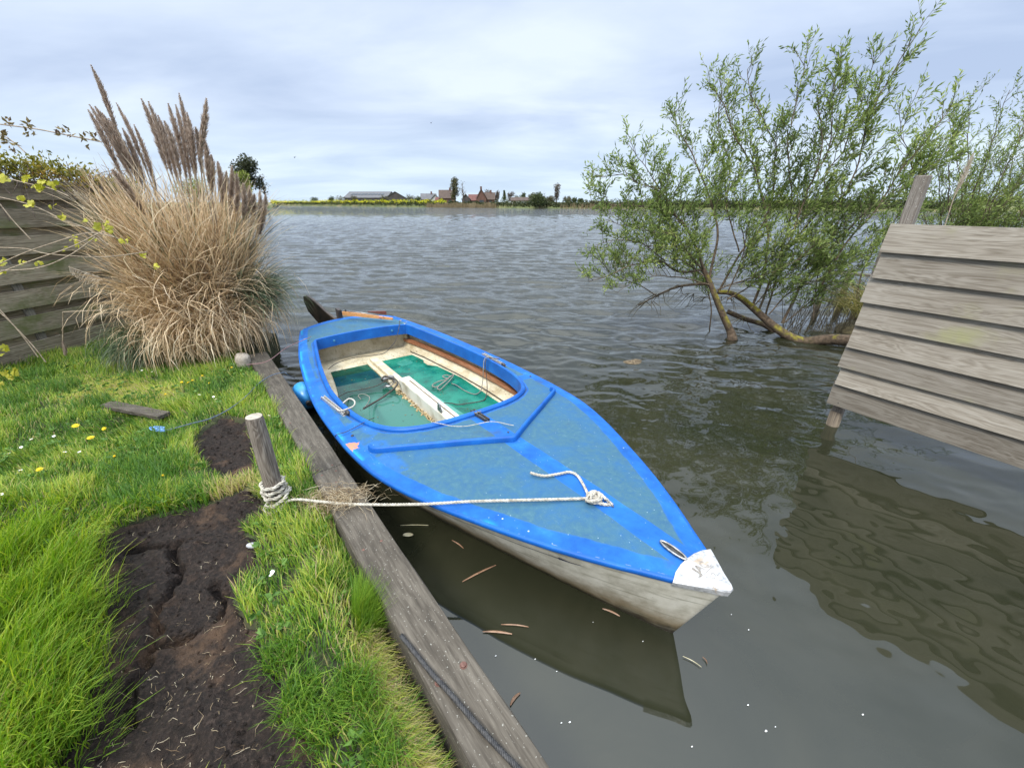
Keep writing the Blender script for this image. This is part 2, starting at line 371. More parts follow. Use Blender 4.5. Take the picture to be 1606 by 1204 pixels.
w_ = len(sxx); i0 = ((np.arange(len(syy)-1)*w_)[:, None]+np.arange(w_-1)).ravel(); keep = sf[i0] > -.02; i0 = i0[keep]
m, t, b = mat('dark_peat', (.02, .014, .011), .75, spec=.3); v = coords(t, world=True)
n1 = noise(t, v, 3.2, 5, .65); n2 = noise(t, v, 60, 5, .65); n3 = noise(t, v, 9, 4, .6)
c = ramp(t, n2, [(.3, (.006, .004, .003)), (.55, (.022, .0142, .0105)), (.78, (.070, .049, .038))])
c = mix(t, mrange(t, n1, .52, .66, 0, .75), c, (.105, .062, .036)); c = mix(t, mrange(t, n3, .56, .72, 0, .45), c, (.072, .046, .032))
t.links.new(c, b.inputs['Base Color']); bump(t, b, n2, 1.0, .02); t.links.new(ramp(t, n3, [(.35, .5), (.6, .9)]), b.inputs['Roughness'])
tag(np_mesh('bare_soil', np.stack([fx, fy, sz], -1), np.stack([i0, i0+1, i0+w_+1, i0+w_], 1), m, smooth=True), kind='structure')
_sz = sz.reshape(GX.shape)
def soil_z(x, y):
    i = np.clip(((y-syy[0])/.0095).astype(int), 0, len(syy)-1); j = np.clip(((x-sxx[0])/.0095).astype(int), 0, len(sxx)-1); return _sz[i, j]

# ------------------------------------------------------------ far shore
def far_pt(px, Yd, z=0): r = (px-803)/(F*cp+285*sp); return np.array([r*Yd, Yd, z])
shore = [(-900, 40), (-300, 50), (60, 58), (250, 66), (300, 140), (365, 150), (428, 165), (432, 270), (520, 233), (600, 205), (700, 175), (780, 163), (860, 150), (1000, 142), (1150, 125), (1300, 112), (1450, 105), (1650, 100), (2300, 80)]
SHP = np.array([far_pt(a, b_)[:2] for a, b_ in shore])
SHr = resample(np.hstack([SHP, np.zeros((len(SHP), 1))]), 1.6)[:, :2] if False else None
def dens(P, step):
    d = np.concatenate([[0], np.cumsum(np.linalg.norm(np.diff(P, axis=0), axis=1))]); u = np.arange(0, d[-1], step); return np.stack([np.interp(u, d, P[:, k]) for k in range(2)], 1)
SD = dens(SHP, 1.5); SD = SD+np.stack([fbm(SD[:, 0]*.07, SD[:, 1]*.07, 2)*1.2]*2, 1)
RADd = unit(SD)                                                     # outward from viewer
rows = [(-.6, -.3), (0, .02), (.5, .45), (2.0, .95), (6, 1.25), (60, 1.3), (400, 1.0), (3000, 0.6)]
G = np.stack([np.concatenate([SD+RADd*q, np.full((len(SD), 1), zz)], 1) for q, zz in rows])
G[2:5, :, 2] += .25*np.stack([fbm(SD[:, 0]*.3, SD[:, 1]*.3+k, 2) for k in range(3)])
w_ = len(SD); i0 = ((np.arange(len(rows)-1)*w_)[:, None]+np.arange(w_-1)).ravel()
m, t, b = mat('far_field', (.09, .12, .04), .9); v = coords(t, world=True); n1 = noise(t, v, .25, 5, .6)
t.links.new(ramp(t, n1, [(.3, (.05, .07, .025)), (.5, (.12, .14, .05)), (.7, (.24, .19, .10))]), b.inputs['Base Color'])
tag(np_mesh('far_shore_land', G.reshape(-1, 3), np.stack([i0, i0+1, i0+w_+1, i0+w_], 1), m), kind='structure')
_rt = SD[:, 0]/SD[:, 1]; _o = np.argsort(_rt)
def shore_at(px): return float(np.interp((px-803)/(F*cp+285*sp), _rt[_o], SD[_o, 1]))
def clumps(px0, px1, n, back, h, size, squash=1., hmin=0):
    """small leafy faces standing along the far shore"""
    px = RG.uniform(px0, px1, n); yd = np.array([shore_at(p) for p in px])+RG.uniform(back[0], back[1], n)
    c = np.array([far_pt(p, y_) for p, y_ in zip(px, yd)]); hh_ = h*(.65+.5*np.clip(fbm(c[:, 0]*.25, c[:, 1]*.25+1, 2)+.4, 0, 1.2))
    c[:, 2] = .5+RG.uniform(hmin, 1, n)*hh_; D = unit(RG.normal(size=(n, 3))+np.array([0, 0, squash])); return c, D, hh_
MG = leafmat('far_hedge_leaf', [(0, (.014, .022, .007)), (.6, (.040, .056, .016)), (1, (.10, .10, .03))], .2)
MY = leafmat('rapeseed_flower', [(0, (.10, .14, .02)), (.45, (.42, .42, .02)), (1, (.85, .72, .02))], .3)
MRD = leafmat('reed_leaf', [(0, (.09, .07, .03)), (1, (.34, .27, .16))], .2)
c, D, _ = clumps(425, 1500, 30000, (.2, 4.5), 2.0, .5); c[:, 2] -= .45; V, Fq = leaves(c, D, RG.uniform(.3, .7, len(c)), .4)
tag(np_mesh('shore_vegetation', V, Fq, MG, attrs={'tint': np.repeat(RG.random(len(c)), 4)}), 'low dark green growth along the waterline of the far shore', 'ground cover', kind='stuff')
c, D, hh_ = clumps(425, 700, 13000, (2.5, 16), 2.2, .4, .5, .45); V, Fq = leaves(c, D, RG.uniform(.2, .5, len(c)), .3)
tnt = np.clip(.45+.6*fbm(c[:, 0]*.12, c[:, 1]*.3, 3)+RG.normal(size=len(c))*.15, 0, 1)
tag(np_mesh('rapeseed', V, Fq, MY, attrs={'tint': np.repeat(tnt, 4)}), 'bright yellow flowering rapeseed band on the far shore', 'flowers', kind='stuff')
n = 5000; px = np.concatenate([RG.uniform(672, 775, 4200), RG.uniform(880, 1000, 800)]); px = px+RG.normal(size=n)*4; yd = np.array([shore_at(p) for p in px])+RG.uniform(-.6, 2.5, n)
c = np.array([far_pt(p, y_) for p, y_ in zip(px, yd)]); hh_ = RG.uniform(.7, 1.7, n)*(1+.4*fbm(c[:, 0]*.3, c[:, 1]*0, 2)); tp = c+np.stack([RG.normal(size=n)*.15, RG.normal(size=n)*.1, hh_], 1)
V, Fq = ribbons(np.stack([c, tp], 1), np.stack([np.full(n, .10), np.full(n, .05)], 1), np.tile([1., 0, 0], (n, 1)))
tag(np_mesh('reeds', V, Fq, MRD, attrs={'tint': np.repeat(RG.random(n), 4)}), 'dry tan reed bed standing at the waterline of the far shore', 'reeds', kind='stuff')
MBK = noisy('bark', (.05, .038, .028), (.12, .095, .07), 8, .9)
def far_tree(px, Yb, w, h, label, name='tree', kind='round', n=900, stops=None, group=None, z0=1.1, leafs=.5, bare=False, cat='tree', tint0=0.):
    base = far_pt(px, Yb, z0); o = empty(name, base); tag(o, label, cat, group)
    tr = MB(); th_ = .45 if kind == 'bush' else 1.
    tr.tube([(0, 0, -.6), (w*.02, 0, h*.35*th_), (-w*.02, 0, h*.8*th_)], [h*.028, h*.02, h*.006], 6)
    for k in range(26 if bare else 12):
        z1 = h*th_*random.uniform(.25, .75); a = random.uniform(0, 6.28); rl = w*.45*random.uniform(.6, 1)*(1.1-z1/h)
        q = [(0, 0, z1), (math.cos(a)*rl*.5, math.sin(a)*rl*.5, z1+rl*.5), (math.cos(a)*rl, math.sin(a)*rl, z1+rl*random.uniform(.7, 1.5))]
        tr.tube(q, [h*.010, h*.006, h*.002], 4)
    tr.build('trunk', MBK, o)
    u = RG.random(n); nc = 9 if kind != 'column' else 12
    cc = RG.normal(size=(nc, 3)); cc = unit(cc)*RG.random((nc, 1))**.5
    if kind == 'column': cen = np.stack([cc[:, 0]*w*.22, cc[:, 1]*w*.22, h*(.25+.7*(np.arange(nc)+.5)/nc)], 1); rad = w*.30*(1-.5*np.abs(np.arange(nc)/nc-.5))
    elif kind == 'bush': cen = np.stack([cc[:, 0]*w*.34, cc[:, 1]*w*.3, h*(.35+.3*np.abs(cc[:, 2]))], 1); rad = np.full(nc, w*.22)
    elif kind == 'conifer': zz = (np.arange(nc)+.5)/nc; cen = np.stack([0*zz, 0*zz, h*(.1+.85*zz)], 1); rad = w*.5*(1.05-zz)
    else: cen = np.stack([cc[:, 0]*w*.3, cc[:, 1]*w*.3, h*(.54+.30*cc[:, 2])], 1); rad = w*RG.uniform(.17, .27, nc)
    k = RG.integers(0, nc, n); dd = unit(RG.normal(size=(n, 3))); p = cen[k]+dd*(rad[k]*RG.random(n)**.45)[:, None]*np.array([1, 1, .95 if kind != 'bush' else 1.1]); p[:, 2] = np.maximum(p[:, 2], .05*h if kind != 'bush' else -.3)
    V, Fq = leaves(p, unit(RG.normal(size=(n, 3))), leafs*RG.uniform(.6, 1.3, n), leafs*.7)
    mt = leafmat(name+'_leaf', stops or [(0, (.022, .032, .012)), (1, (.10, .12, .04))], .2)
    np_mesh('crown', V, Fq, mt, o, attrs={'tint': np.repeat(np.clip(RG.random(n)*.7+.3*RG.random(nc)[k]+tint0, 0, 1), 4)})
    return o
GRN = [(0, (.022, .034, .012)), (1, (.10, .13, .04))]; OLV = [(0, (.04, .04, .018)), (1, (.15, .14, .07))]; BRN = [(0, (.05, .04, .03)), (1, (.16, .13, .10))]; LIM = [(0, (.09, .13, .02)), (1, (.30, .34, .06))]
far_tree(396, 152, 11.0, 16.5, 'tall dark tree rising behind the right shoulder of the pampas grass', 'large_tree', 'round', 3600, [(0, (.016, .022, .010)), (1, (.075, .085, .035))], leafs=.65)
far_tree(418, 158, 5.0, 12.0, 'sparse thin tree leaning out beside the tall dark tree', 'thin_tree', 'round', 260, OLV, leafs=.4, bare=True)
far_tree(383, 146, 9.0, 11.5, 'lime green willow in front of the tall dark tree', 'round_willow', 'round', 2200, LIM, leafs=.55)
far_tree(195, 62, 7.5, 6.2, 'pale green bush showing between fence and pampas grass', 'green_bush', 'bush', 2600, LIM, leafs=.3)
far_tree(310, 100, 9.5, 7.2, 'yellow green bush glimpsed behind the pampas plumes', 'green_bush', 'bush', 2000, LIM, leafs=.3)
far_tree(714, 190, 5.2, 10.2, 'tall narrow green tree by the brown roofed farmhouse', 'poplar_tree', 'column', 1500, [(0, (.035, .040, .016)), (1, (.15, .14, .06))], leafs=.5)
far_tree(726.5, 186, 5.2, 9.8, 'bare leafless tree right of the tall narrow tree', 'bare_tree', 'column', 60, BRN, leafs=.3, bare=True)
far_tree(846, 151, 7.6, 5.6, 'broad dark green bush hanging over the waterline of the far shore', 'willow_bush', 'bush', 2400, GRN, z0=.3, leafs=.45)
far_tree(861, 156, 5.0, 4.4, 'smaller bush leaning against the broad dark waterline bush', 'willow_bush', 'bush', 1200, OLV, z0=.4, leafs=.4)
far_tree(872.5, 175, 3.9, 7.4, 'tall oval brownish tree above the broad waterline bush', 'oval_tree', 'column', 900, BRN, leafs=.4)
k_ = 0
for px_, yb, w_t, h_t, kd, st, lb in [(780, 200, 4.5, 6.2, 'round', BRN, 'greyish tree just right of the dark gabled house'), (791, 190, 3.0, 5.6, 'conifer', GRN, 'dark conifer between the dark house and the white building'),
        (766, 230, 6, 8.0, 'round', BRN, 'brown tree behind the dark gabled house'), (754, 235, 5, 7.6, 'round', BRN, 'brown tree behind the red roofed house'), (802, 215, 5, 5.8, 'round', BRN, 'thin grey tree left of the white low building'),
        (820, 200, 5, 5.9, 'round', GRN, 'green tree behind the white low building'), (812, 210, 4, 4.8, 'round', OLV, 'small olive tree behind the left end of the white low building'), (834, 190, 4, 4.8, 'round', OLV, 'small olive tree behind the right end of the white low building'),
        (889, 178, 4.0, 3.9, 'bush', OLV, 'rounded olive bush first right of the oval tree'), (900, 178, 3.2, 3.4, 'bush', GRN, 'green bush second right of the oval tree'), (911, 178, 2.9, 3.2, 'bush', GRN, 'dark round bush third right of the oval tree'),
        (645, 215, 7.5, 4.9, 'bush', OLV, 'low dark bush right of the long grey barn'), (656, 212, 5, 4.6, 'bush', GRN, 'green bush between grey barn and small farmhouse'), (604, 225, 6, 5.0, 'bush', OLV, 'olive bush in front of the long grey barn'),
        (556, 235, 5, 5.6, 'bush', OLV, 'bush at the left end of the long grey barn'), (520, 262, 5, 5.2, 'bush', GRN, 'small tree on the far shore left of the grey barn'), (495, 285, 6, 5.0, 'bush', GRN, 'small round bush far left beyond the yellow flowers'), (536, 255, 9, 4.4, 'bush', OLV, 'wide low hedge left of the grey barn')]:
    far_tree(px_, yb, w_t, h_t, lb, 'tree' if kd != 'bush' else 'bush', kd, 650, st, leafs=.42)
c, D, hh_ = clumps(925, 1700, 9000, (20, 70), 2.6, .3, .8, .05); V, Fq = leaves(c, D, RG.uniform(.3, .7, len(c)), .4)
tag(np_mesh('distant_treeline', V, Fq, MG, attrs={'tint': np.repeat(np.clip(RG.random(len(c))*.8, 0, 1), 4)}), 'low hazy treeline on the far shore seen through the waterside willow', 'treeline', kind='stuff')
# distant buildings
def brickm(name, c1, c2): return noisy(name, c1, c2, 1.2, .85, bstr=0)
MROOFG = noisy('grey_roof', (.07, .07, .075), (.13, .13, .135), .8, .7, bstr=0, stretch=(1, 3, 1)); MROOFB = brickm('brown_roof', (.060, .042, .034), (.10, .068, .052)); MROOFR = brickm('red_roof', (.11, .045, .038), (.16, .07, .058))
MWH = noisy('white_render', (.34, .34, .33), (.45, .45, .44), .7, .8, bstr=0); MBR = brickm('dark_brick', (.09, .045, .035), (.15, .08, .06)); MGL = mat('window_glass', (.04, .05, .06), .15)[0]
MDK = noisy('dark_cladding', (.04, .035, .035), (.08, .07, .07), .6, .8, bstr=0)
def house(name, px, Yb, wd, dp, hw, hr, mw, mroof, label, cat='house', rz=0., ridge='x', wins=4, chim=True, z0=1.0, skylights=0):
    o = empty(name, far_pt(px, Yb, z0), rz); tag(o, label, cat)
    a, b_ = wd/2, dp/2; mb = MB()
    if ridge == 'x':
        mb.add([(-a,-b_,-.8),(a,-b_,-.8),(a,b_,-.8),(-a,b_,-.8),(-a,-b_,hw),(a,-b_,hw),(a,b_,hw),(-a,b_,hw),(-a,0,hr-.05),(a,0,hr-.05)], [(0,1,5,4),(2,3,7,6),(1,2,6,9,5),(3,0,4,8,7)]); mb.build('wall', mw, o)
        e = .35; r = MB()
        for s in (-1, 1): r.add([(-a-e, s*(b_+e), hw-e*.5), (a+e, s*(b_+e), hw-e*.5), (a+e, 0, hr), (-a-e, 0, hr), (-a-e, s*(b_+e), hw-e*.5+.25), (a+e, s*(b_+e), hw-e*.5+.25), (a+e, 0, hr+.25), (-a-e, 0, hr+.25)], [(0,1,2,3),(4,5,6,7),(0,1,5,4),(0,3,7,4),(1,2,6,5)])
    else:
        mb.add([(-a,-b_,-.8),(a,-b_,-.8),(a,b_,-.8),(-a,b_,-.8),(-a,-b_,hw),(a,-b_,hw),(a,b_,hw),(-a,b_,hw),(0,-b_,hr-.05),(0,b_,hr-.05)], [(1,2,6,5),(3,0,4,7),(0,1,5,8,4),(2,3,7,9,6)]); mb.build('wall', mw, o)
        e = .35; r = MB()
        for s in (-1, 1): r.add([(s*(a+e), -b_-e, hw-e*.5), (s*(a+e), b_+e, hw-e*.5), (0, b_+e, hr), (0, -b_-e, hr), (s*(a+e), -b_-e, hw-e*.5+.25), (s*(a+e), b_+e, hw-e*.5+.25), (0, b_+e, hr+.25), (0, -b_-e, hr+.25)], [(0,1,2,3),(4,5,6,7),(0,1,5,4),(0,3,7,4),(1,2,6,5)])
    rf = r.build('roof', mroof, o)
    if chim: MB().box((a*.4 if ridge == 'x' else 0, 0, hr+.5), (.8, .8, 1.4)).build('chimney', MBR, rf)
    for k in range(wins):
        x = lerp(-a*.8, a*.8, (k+.5)/wins); w = MB().box((x, -b_-.02, hw*.5), (wd/wins*.45, .08, hw*.42)); w.build('window', MGL, o)
    for k in range(skylights):
        x = lerp(-a*.8, a*.8, (k+.5)/skylights); ang_ = math.atan2(hr-hw, b_); ct = (x, -b_*.5, (hw+hr)/2+.32)
        MB().box(ct, (wd/skylights*.6, 2.0, .08), Matrix.Rotation(ang_, 3, 'X')).build('skylight', MGL, rf)
    return o
house('barn', 583, 262, 25, 16, 3.2, 6.3, MDK, MROOFG, 'long grey roofed barn with skylights on the far shore', 'barn', -.12, 'x', 5, False, skylights=10)
house('barn_gable', 621, 258, 13, 12, 2.6, 6.2, MDK, MROOFG, 'grey gabled building joined to the right end of the long barn', 'barn', 0.25, 'y', 2, False)
house('farmhouse', 673, 235, 7.5, 7, 2.2, 4.8, MBR, MROOFG, 'small grey roofed farmhouse right of the bushes by the barn', 'house', .1, 'x', 2)
house('farmhouse', 683.5, 228, 4.2, 6, 2.0, 4.3, MWH, MROOFG, 'small white gabled house beside the grey roofed farmhouse', 'house', .1, 'y', 1, False)
house('shed', 691, 215, 4.0, 4, 1.4, 2.8, MWH, MROOFR, 'low red roofed shed left of the brown roofed farmhouse', 'shed', 0, 'x', 1, False)
house('farmhouse', 702, 215, 7.2, 7, 2.6, 6.0, MBR, MROOFB, 'brown tiled farmhouse half hidden by the tall narrow tree', 'house', .1, 'x', 2)
house('house', 731, 200, 3.6, 5, 2.0, 4.0, MDK, MROOFG, 'small dark gabled house under the bare tree', 'house', .1, 'y', 1, False)
house('house', 744, 205, 4.6, 5, 1.6, 3.9, MBR, MROOFR, 'red roofed cottage left of the dark gabled house', 'house', .0, 'x', 2, False)
house('house', 755, 198, 4.2, 5, 2.4, 6.0, MBR, MROOFB, 'dark pointed gable house among the brown trees', 'house', .1, 'y', 1, True)
house('house', 766, 200, 5.6, 5, 2.0, 4.6, MBR, MROOFB, 'low brown house joined right of the pointed gable', 'house', .0, 'x', 2, True)
house('white_bungalow', 822, 172, 9.6, 4.5, 1.5, 2.4, noisy('white_paint', (.6, .6, .58), (.75, .75, .73), 1, .7, bstr=0), MROOFB, 'long low white building with brown roof near the waterline bush', 'building', -.03, 'x', 8, False)
# ------------------------------------------------------------ bank timber
MT = wood('weathered_beam', (.020, .016, .011), (.066, .055, .041), (.150, .130, .102), 1., .9, spots=(.28, .27, .23), fine=(55, 6), gw=.05)
MTS = wood('brown_stake', (.03, .022, .016), (.08, .055, .038), (.15, .11, .08), 1., .9, moss=(.05, .07, .02), mossamt=.4)
MRU = noisy('rusty_bolt', (.10, .045, .033), (.22, .12, .095), 60, .8, .3)
th_b = math.atan2(BU[1], BU[0])
def beam(name, s0, s1, label, bolts, ex=0., w=.20):
    c0 = BP+BU*s0; o = empty(name, (c0[0], c0[1], .32-.10), th_b); tag(o, label, 'beam', None)
    Ln = s1-s0; nx = int(Ln/.05); G = []
    # local x along, y: + is left of the direction = landward
    prof = [(0, -.055), (0, .088), (.006, .099), (.014, .1), (w*.5, .1), (w-.014, .1), (w-.006, .099), (w, .088), (w, -.12)]
    mb = MB()
    for i in range(nx+1):
        x = Ln*i/nx; row = []
        for j, (y, z) in enumerate(prof):
            e_ = .004*perlin(np.array(x*3+j*.4), np.array(y*5+s0)); row.append((x, y+float(e_), z+float(e_)*.6))
        G.append(row)
    mb.grid([list(r) for r in G]); mb.add(G[0], [tuple(range(len(prof)))]); mb.add(G[-1], [tuple(range(len(prof)-1, -1, -1))])
    mb.build('timber', MT, o, smooth=False)
    for px_, py_, r_ in bolts:
        p = at(px_, py_, .32); q = rot2(p[:2]-c0, -th_b); bb = MB()
        if r_ > .008: bb.tube([(q[0], q[1], .099), (q[0], q[1], .108)], r_, 6); bb.tube([(q[0], q[1], .097), (q[0], q[1], .101)], r_*1.25, 12)
        else: bb.ball((q[0], q[1], .100), r_, 8, 5, sq=(1, 1, .5))
        bb.build('bolt', MRU, o)
    return o
sj = float(beam_s(*at(515, 735, .32)[:2]))
beam('edge_beam', -3.2, sj-.003, 'near weathered grey edge beam with a dark cable laid across it', [(688, 1070, .012), (727, 1043, .012), (570, 862, .008), (598, 848, .008), (505, 745, .007), (527, 738, .007), (527, 756, .006)])
beam('edge_beam', sj+.003, 4.98, 'far weathered edge beam running past the post to the pampas grass', [(498, 737, .007), (521, 729, .007), (475, 656, .006), (455, 663, .006), (472, 646, .005), (445, 633, .005), (423, 596, .005), (437, 592, .005)])
o = empty('bank_boarding', (BP[0], BP[1], 0), th_b); tag(o, 'dark upright boards holding the bank below the edge beams', 'retaining boards')
mb = MB(); x = -3.3
while x < 5.0:
    w = random.uniform(.14, .18); mb.box((x+w/2, .07+random.uniform(-.006, .006), -.13), (w-.008, .03, .56)); x += w
mb.build('boarding', MTS, o)
for x in (-2, -.6, .75, 2.2, 3.5, 4.7):
    MB().tube([(x, .02, -.6), (x, .015, .235)], .04, 10).build('stake', MTS, o, smooth=True)
# steel cable lying across the near beam
MCB = noisy('dark_cable', (.012, .012, .013), (.055, .053, .052), 90, .6, bstr=.2)
P = [at(px_, py_, .331) for px_, py_ in [(629, 996), (650, 1022), (676, 1054), (700, 1080), (727, 1111), (752, 1140), (785, 1176), (830, 1222), (880, 1275)]]
tag(MB().rope(P, .0100, .042, 4, 6).build('cable', MCB, smooth=True), 'dark twisted cable lying diagonally across the near edge beam', 'cable')
# ------------------------------------------------------------ mooring post and ropes
MPOST = wood('post_wood', (.020, .016, .013), (.115, .092, .073), (.27, .235, .195), 1.3, .9, axis=2)
MEND = noisy('cut_end', (.26, .22, .17), (.45, .40, .33), 30, .9)
MROPE = noisy('white_rope', (.26, .235, .19), (.60, .565, .48), 60, .85, bstr=.5, bd=.002)
pb = at(437, 790, .28); ptop = np.array([pb[0]+.008, pb[1]-.005, .885])
o = empty('mooring_post', pb); tag(o, 'short round weathered mooring post with white rope wound round its foot', 'post')
mb = MB(); G = []
for i in range(26):
    f = i/25; c = lerp(np.zeros(3), ptop-pb, f); c = c+np.array([0, 0, -.12*(1-f)*(f < .01)]); r = lerp(.049, .044, f)
    if i == 25: r -= .004
    row = []
    for k in range(33):
        a = 2*math.pi*(k % 32)/32; q = r*(1+.06*float(perlin(np.array(math.cos(a)*1.4+5), np.array(math.sin(a)*1.4+f*1.5)))+.03*float(perlin(np.array(a*4 if k < 32 else 0.), np.array(f*2.)))) 
        row.append((c[0]+q*math.cos(a), c[1]+q*math.sin(a), c[2]))
    G.append(row)
mb.grid(G); mb.build('shaft', MPOST, o, smooth=True)
ring = G[-1][:32]; cc = np.mean(ring, 0)
MB().add(list(ring)+[tuple(cc+np.array([0, 0, .003]))], [(k, (k+1) % 32, 32) for k in range(32)]).build('cut_end', MEND, o)
# rope windings
P = []
turns = 4.6
for i in range(int(turns*24)):
    a = 2*math.pi*i/24+2.2; f = i/(turns*24); c = lerp(pb, ptop, .29-.27*f); r = .059+.006*math.sin(i*1.7)+.014*(f > .75)
    P.append((c[0]+r*math.cos(a), c[1]+r*math.sin(a), c[2]+.012*math.sin(a*1+1)*(1+2.5*(f > .6))))
kn = np.array(P[-1])
line = [at(470, 783, .34), at(500, 786, .345), at(545, 790, .345), at(600, 791, .37), at(668, 790, .445), at(740, 786, .465), at(820, 784, .478), at(900, 782, .484), at(925, 781, .487)]
P2 = [tuple(q) for q in line]
o = empty('mooring_rope', pb); tag(o, 'thick white three strand rope from the post to the foredeck eye', 'rope')
o.location = (0, 0, 0)
MB().rope(P, .0115).build('winding', MROPE, o, smooth=True)
MB().rope([kn, at(452, 785, .33), *P2], .0082, n=6).build('line', MROPE, o, smooth=True)
q0 = at(925, 781, .49)
def rel(px_, py_, z): return at(px_, py_, z)
MB().rope([rel(832, 741, .475), rel(842, 744, .477), rel(856, 746, .477), rel(876, 743, .477), rel(893, 740, .477), rel(905, 745, .477), rel(914, 758, .478), rel(920, 770, .484), rel(924, 779, .49)], .0082).build('tail', MROPE, o, smooth=True)
MB().rope([rel(920, 778, .49), rel(932, 770, .505), rel(942, 779, .50), rel(934, 788, .495), rel(922, 784, .49), rel(926, 772, .50), rel(938, 772, .507), rel(948, 780, .495), rel(958, 789, .485), rel(961, 791, .478), rel(950, 791, .483), rel(934, 787, .49), rel(922, 782, .49)], .0085).build('knot', MROPE, o, smooth=True)
kp_ = [at(932+9*math.cos(a*2.3)+4*math.cos(a*5.1), 779+7*math.sin(a*3.1), .487+.012*math.sin(a*1.7)+.012) for a in np.linspace(0, 7.5, 34)]
MB().rope(kp_, .0078).build('knot', MROPE, o, smooth=True)
# second blue line across the grass
MBL = noisy('blue_rope', (.04, .06, .10), (.16, .21, .28), 120, .8)
P = [at(250, 673, .30), at(262, 674, .32), at(275, 671, .33), at(300, 664, .335), at(330, 656, .33), at(360, 641, .34), at(385, 622, .345), at(405, 602, .345), at(425, 589, .345), at(445, 584, .345), at(452, 588, .30), at(462, 592, .12)]
tag(MB().rope(P, .0045).build('blue_rope', MBL, smooth=True), 'thin blue grey rope trailing over the grass and the far edge beam', 'rope')
P = [at(250+random.uniform(-14, 14), 673+random.uniform(-4, 4), .335) for _ in range(14)]
tag(MB().rope(P, .005).build('rope_tangle', noisy('frayed_blue', (.05, .16, .50), (.25, .45, .75), 90, .8), smooth=True), 'frayed bright blue rope end lying in the grass', 'rope end')
P = [at(387, 572, .32), at(420, 566, .40), at(450, 545, .42), at(488, 528, .43)]
tag(MB().rope(P, .004).build('stern_line', noisy('faded_red_rope', (.20, .10, .10), (.35, .22, .22), 90, .8), smooth=True), 'thin dark red stern line from the bank to the boat quarter', 'rope')
# ------------------------------------------------------------ the boat
BOW = np.array([.896, 1.209]); TH = -.9434; UX = np.array([math.cos(TH), math.sin(TH)]); NX = np.array([-UX[1], UX[0]])
def bl(px_, py_, z):
    d = at(px_, py_, z)[:2]-BOW; return np.array([d@UX, d@NX, z])
def w2b(P): d = np.asarray(P, float)[:2]-BOW; return np.array([d@UX, d@NX, P[2]])
Bs = np.array([-5.45, -5.0, -4.3, -3.5, -2.95, -2.4, -2.06, -1.75, -1.45, -1.16, -.79, -.55, -.38, -.29, -.13, -.06, 0.])
Bb = np.array([.63, .73, .86, .945, .972, .96, .935, .89, .80, .68, .505, .375, .272, .212, .108, .055, .010])
def halfb(s): return np.interp(s, Bs, Bb)
def zs(s):
    s = np.asarray(s, float); return .36+.12*np.clip((s+3.2)/3.2, 0, None)**1.6+.035*np.clip((-3.2-s)/2, 0, None)**1.5
# outer outline, closed, starting at the bow along +t
side = resample([(s, b_, 0) for s, b_ in zip(Bs[::-1], Bb[::-1])], .02)[:, :2]
side = side[side[:, 0] > -5.40]
tr_ = [(-5.40-.16*(1-(t/.64)**2)-.03*(abs(t) < .60), t) for t in np.linspace(.615, -.615, 50)]
OUT = np.vstack([side, tr_, (side*[1, -1])[::-1]])
def zdeck(s, t): b_ = np.maximum(halfb(s), .02); return zs(s)+.035*(1-np.clip(np.abs(t)/b_, 0, 1)**2)*np.clip(b_*2, 0, 1)
oh = [(-2.03, 0), (-2.035, .15), (-2.055, .32), (-2.10, .46), (-2.19, .59), (-2.36, .69), (-2.62, .755), (-2.95, .785), (-3.3, .785), (-3.8, .735), (-4.3, .665), (-4.66, .605), (-4.76, .585)]
ohr = resample([(a, b_, 0) for a, b_ in oh], .02)[:, :2]
aft_ = [(-4.785-.02*(1-(t/.57)**2), t) for t in np.linspace(.57, -.57, 50)]
OPN = np.vstack([ohr, aft_, (ohr*[1, -1])[::-1][:-1]])
boat = empty('sailing_dinghy', (BOW[0], BOW[1], 0), TH); tag(boat, 'old blue decked white hulled sailing dinghy with green cockpit floor, moored at the timber edge', 'boat')
# materials
m, t, b = mat('blue_paint', (.012, .16, .52), .5); v = coords(t); n1 = noise(t, v, 5, 5, .6); n2 = noise(t, v, 160, 3, .6); n3 = noise(t, v, 1.7, 4, .6)
b.inputs['Specular IOR Level'].default_value = .3; c = ramp(t, n1, [(.3, (.005, .070, .30)), (.6, (.008, .115, .44)), (.8, (.02, .18, .55))]); c = mix(t, mrange(t, n2, .62, .75, 0, .5), c, (.15, .30, .55))
t.links.new(c, b.inputs['Base Color']); bump(t, b, n2, .25, .002); MBLU = m
m, t, b = mat('deck_paint', (.012, .16, .52), .75); v = coords(t)
n1 = noise(t, v, 6, 6, .62); n2 = noise(t, v, 230, 3, .7); n3 = noise(t, v, 26, 5, .65); n4 = noise(t, v, 2.2, 3, .6)
b.inputs['Specular IOR Level'].default_value = .25; blue = ramp(t, n1, [(.3, (.008, .080, .30)), (.6, (.016, .130, .44)), (.8, (.035, .20, .55))])
pan = ramp(t, n3, [(.25, (.036, .098, .140)), (.55, (.046, .125, .178)), (.85, (.070, .165, .215))])
pan = mix(t, mrange(t, n4, .46, .70, 0, .55), pan, (.020, .11, .27))
pan = mix(t, mrange(t, n2, .60, .72, 0, .55), pan, (.16, .27, .30))
ae = attr(t, 'edge'); ai = attr(t, 'inner'); sxyz = nd(t, 'ShaderNodeSeparateXYZ'); t.links.new(v, sxyz.inputs[0])
ay = m2(t, 'ABSOLUTE', sxyz.outputs[1]); xs = sxyz.outputs[0]
wob = m2(t, 'MULTIPLY', m2(t, 'SUBTRACT', n1, .5), .05)
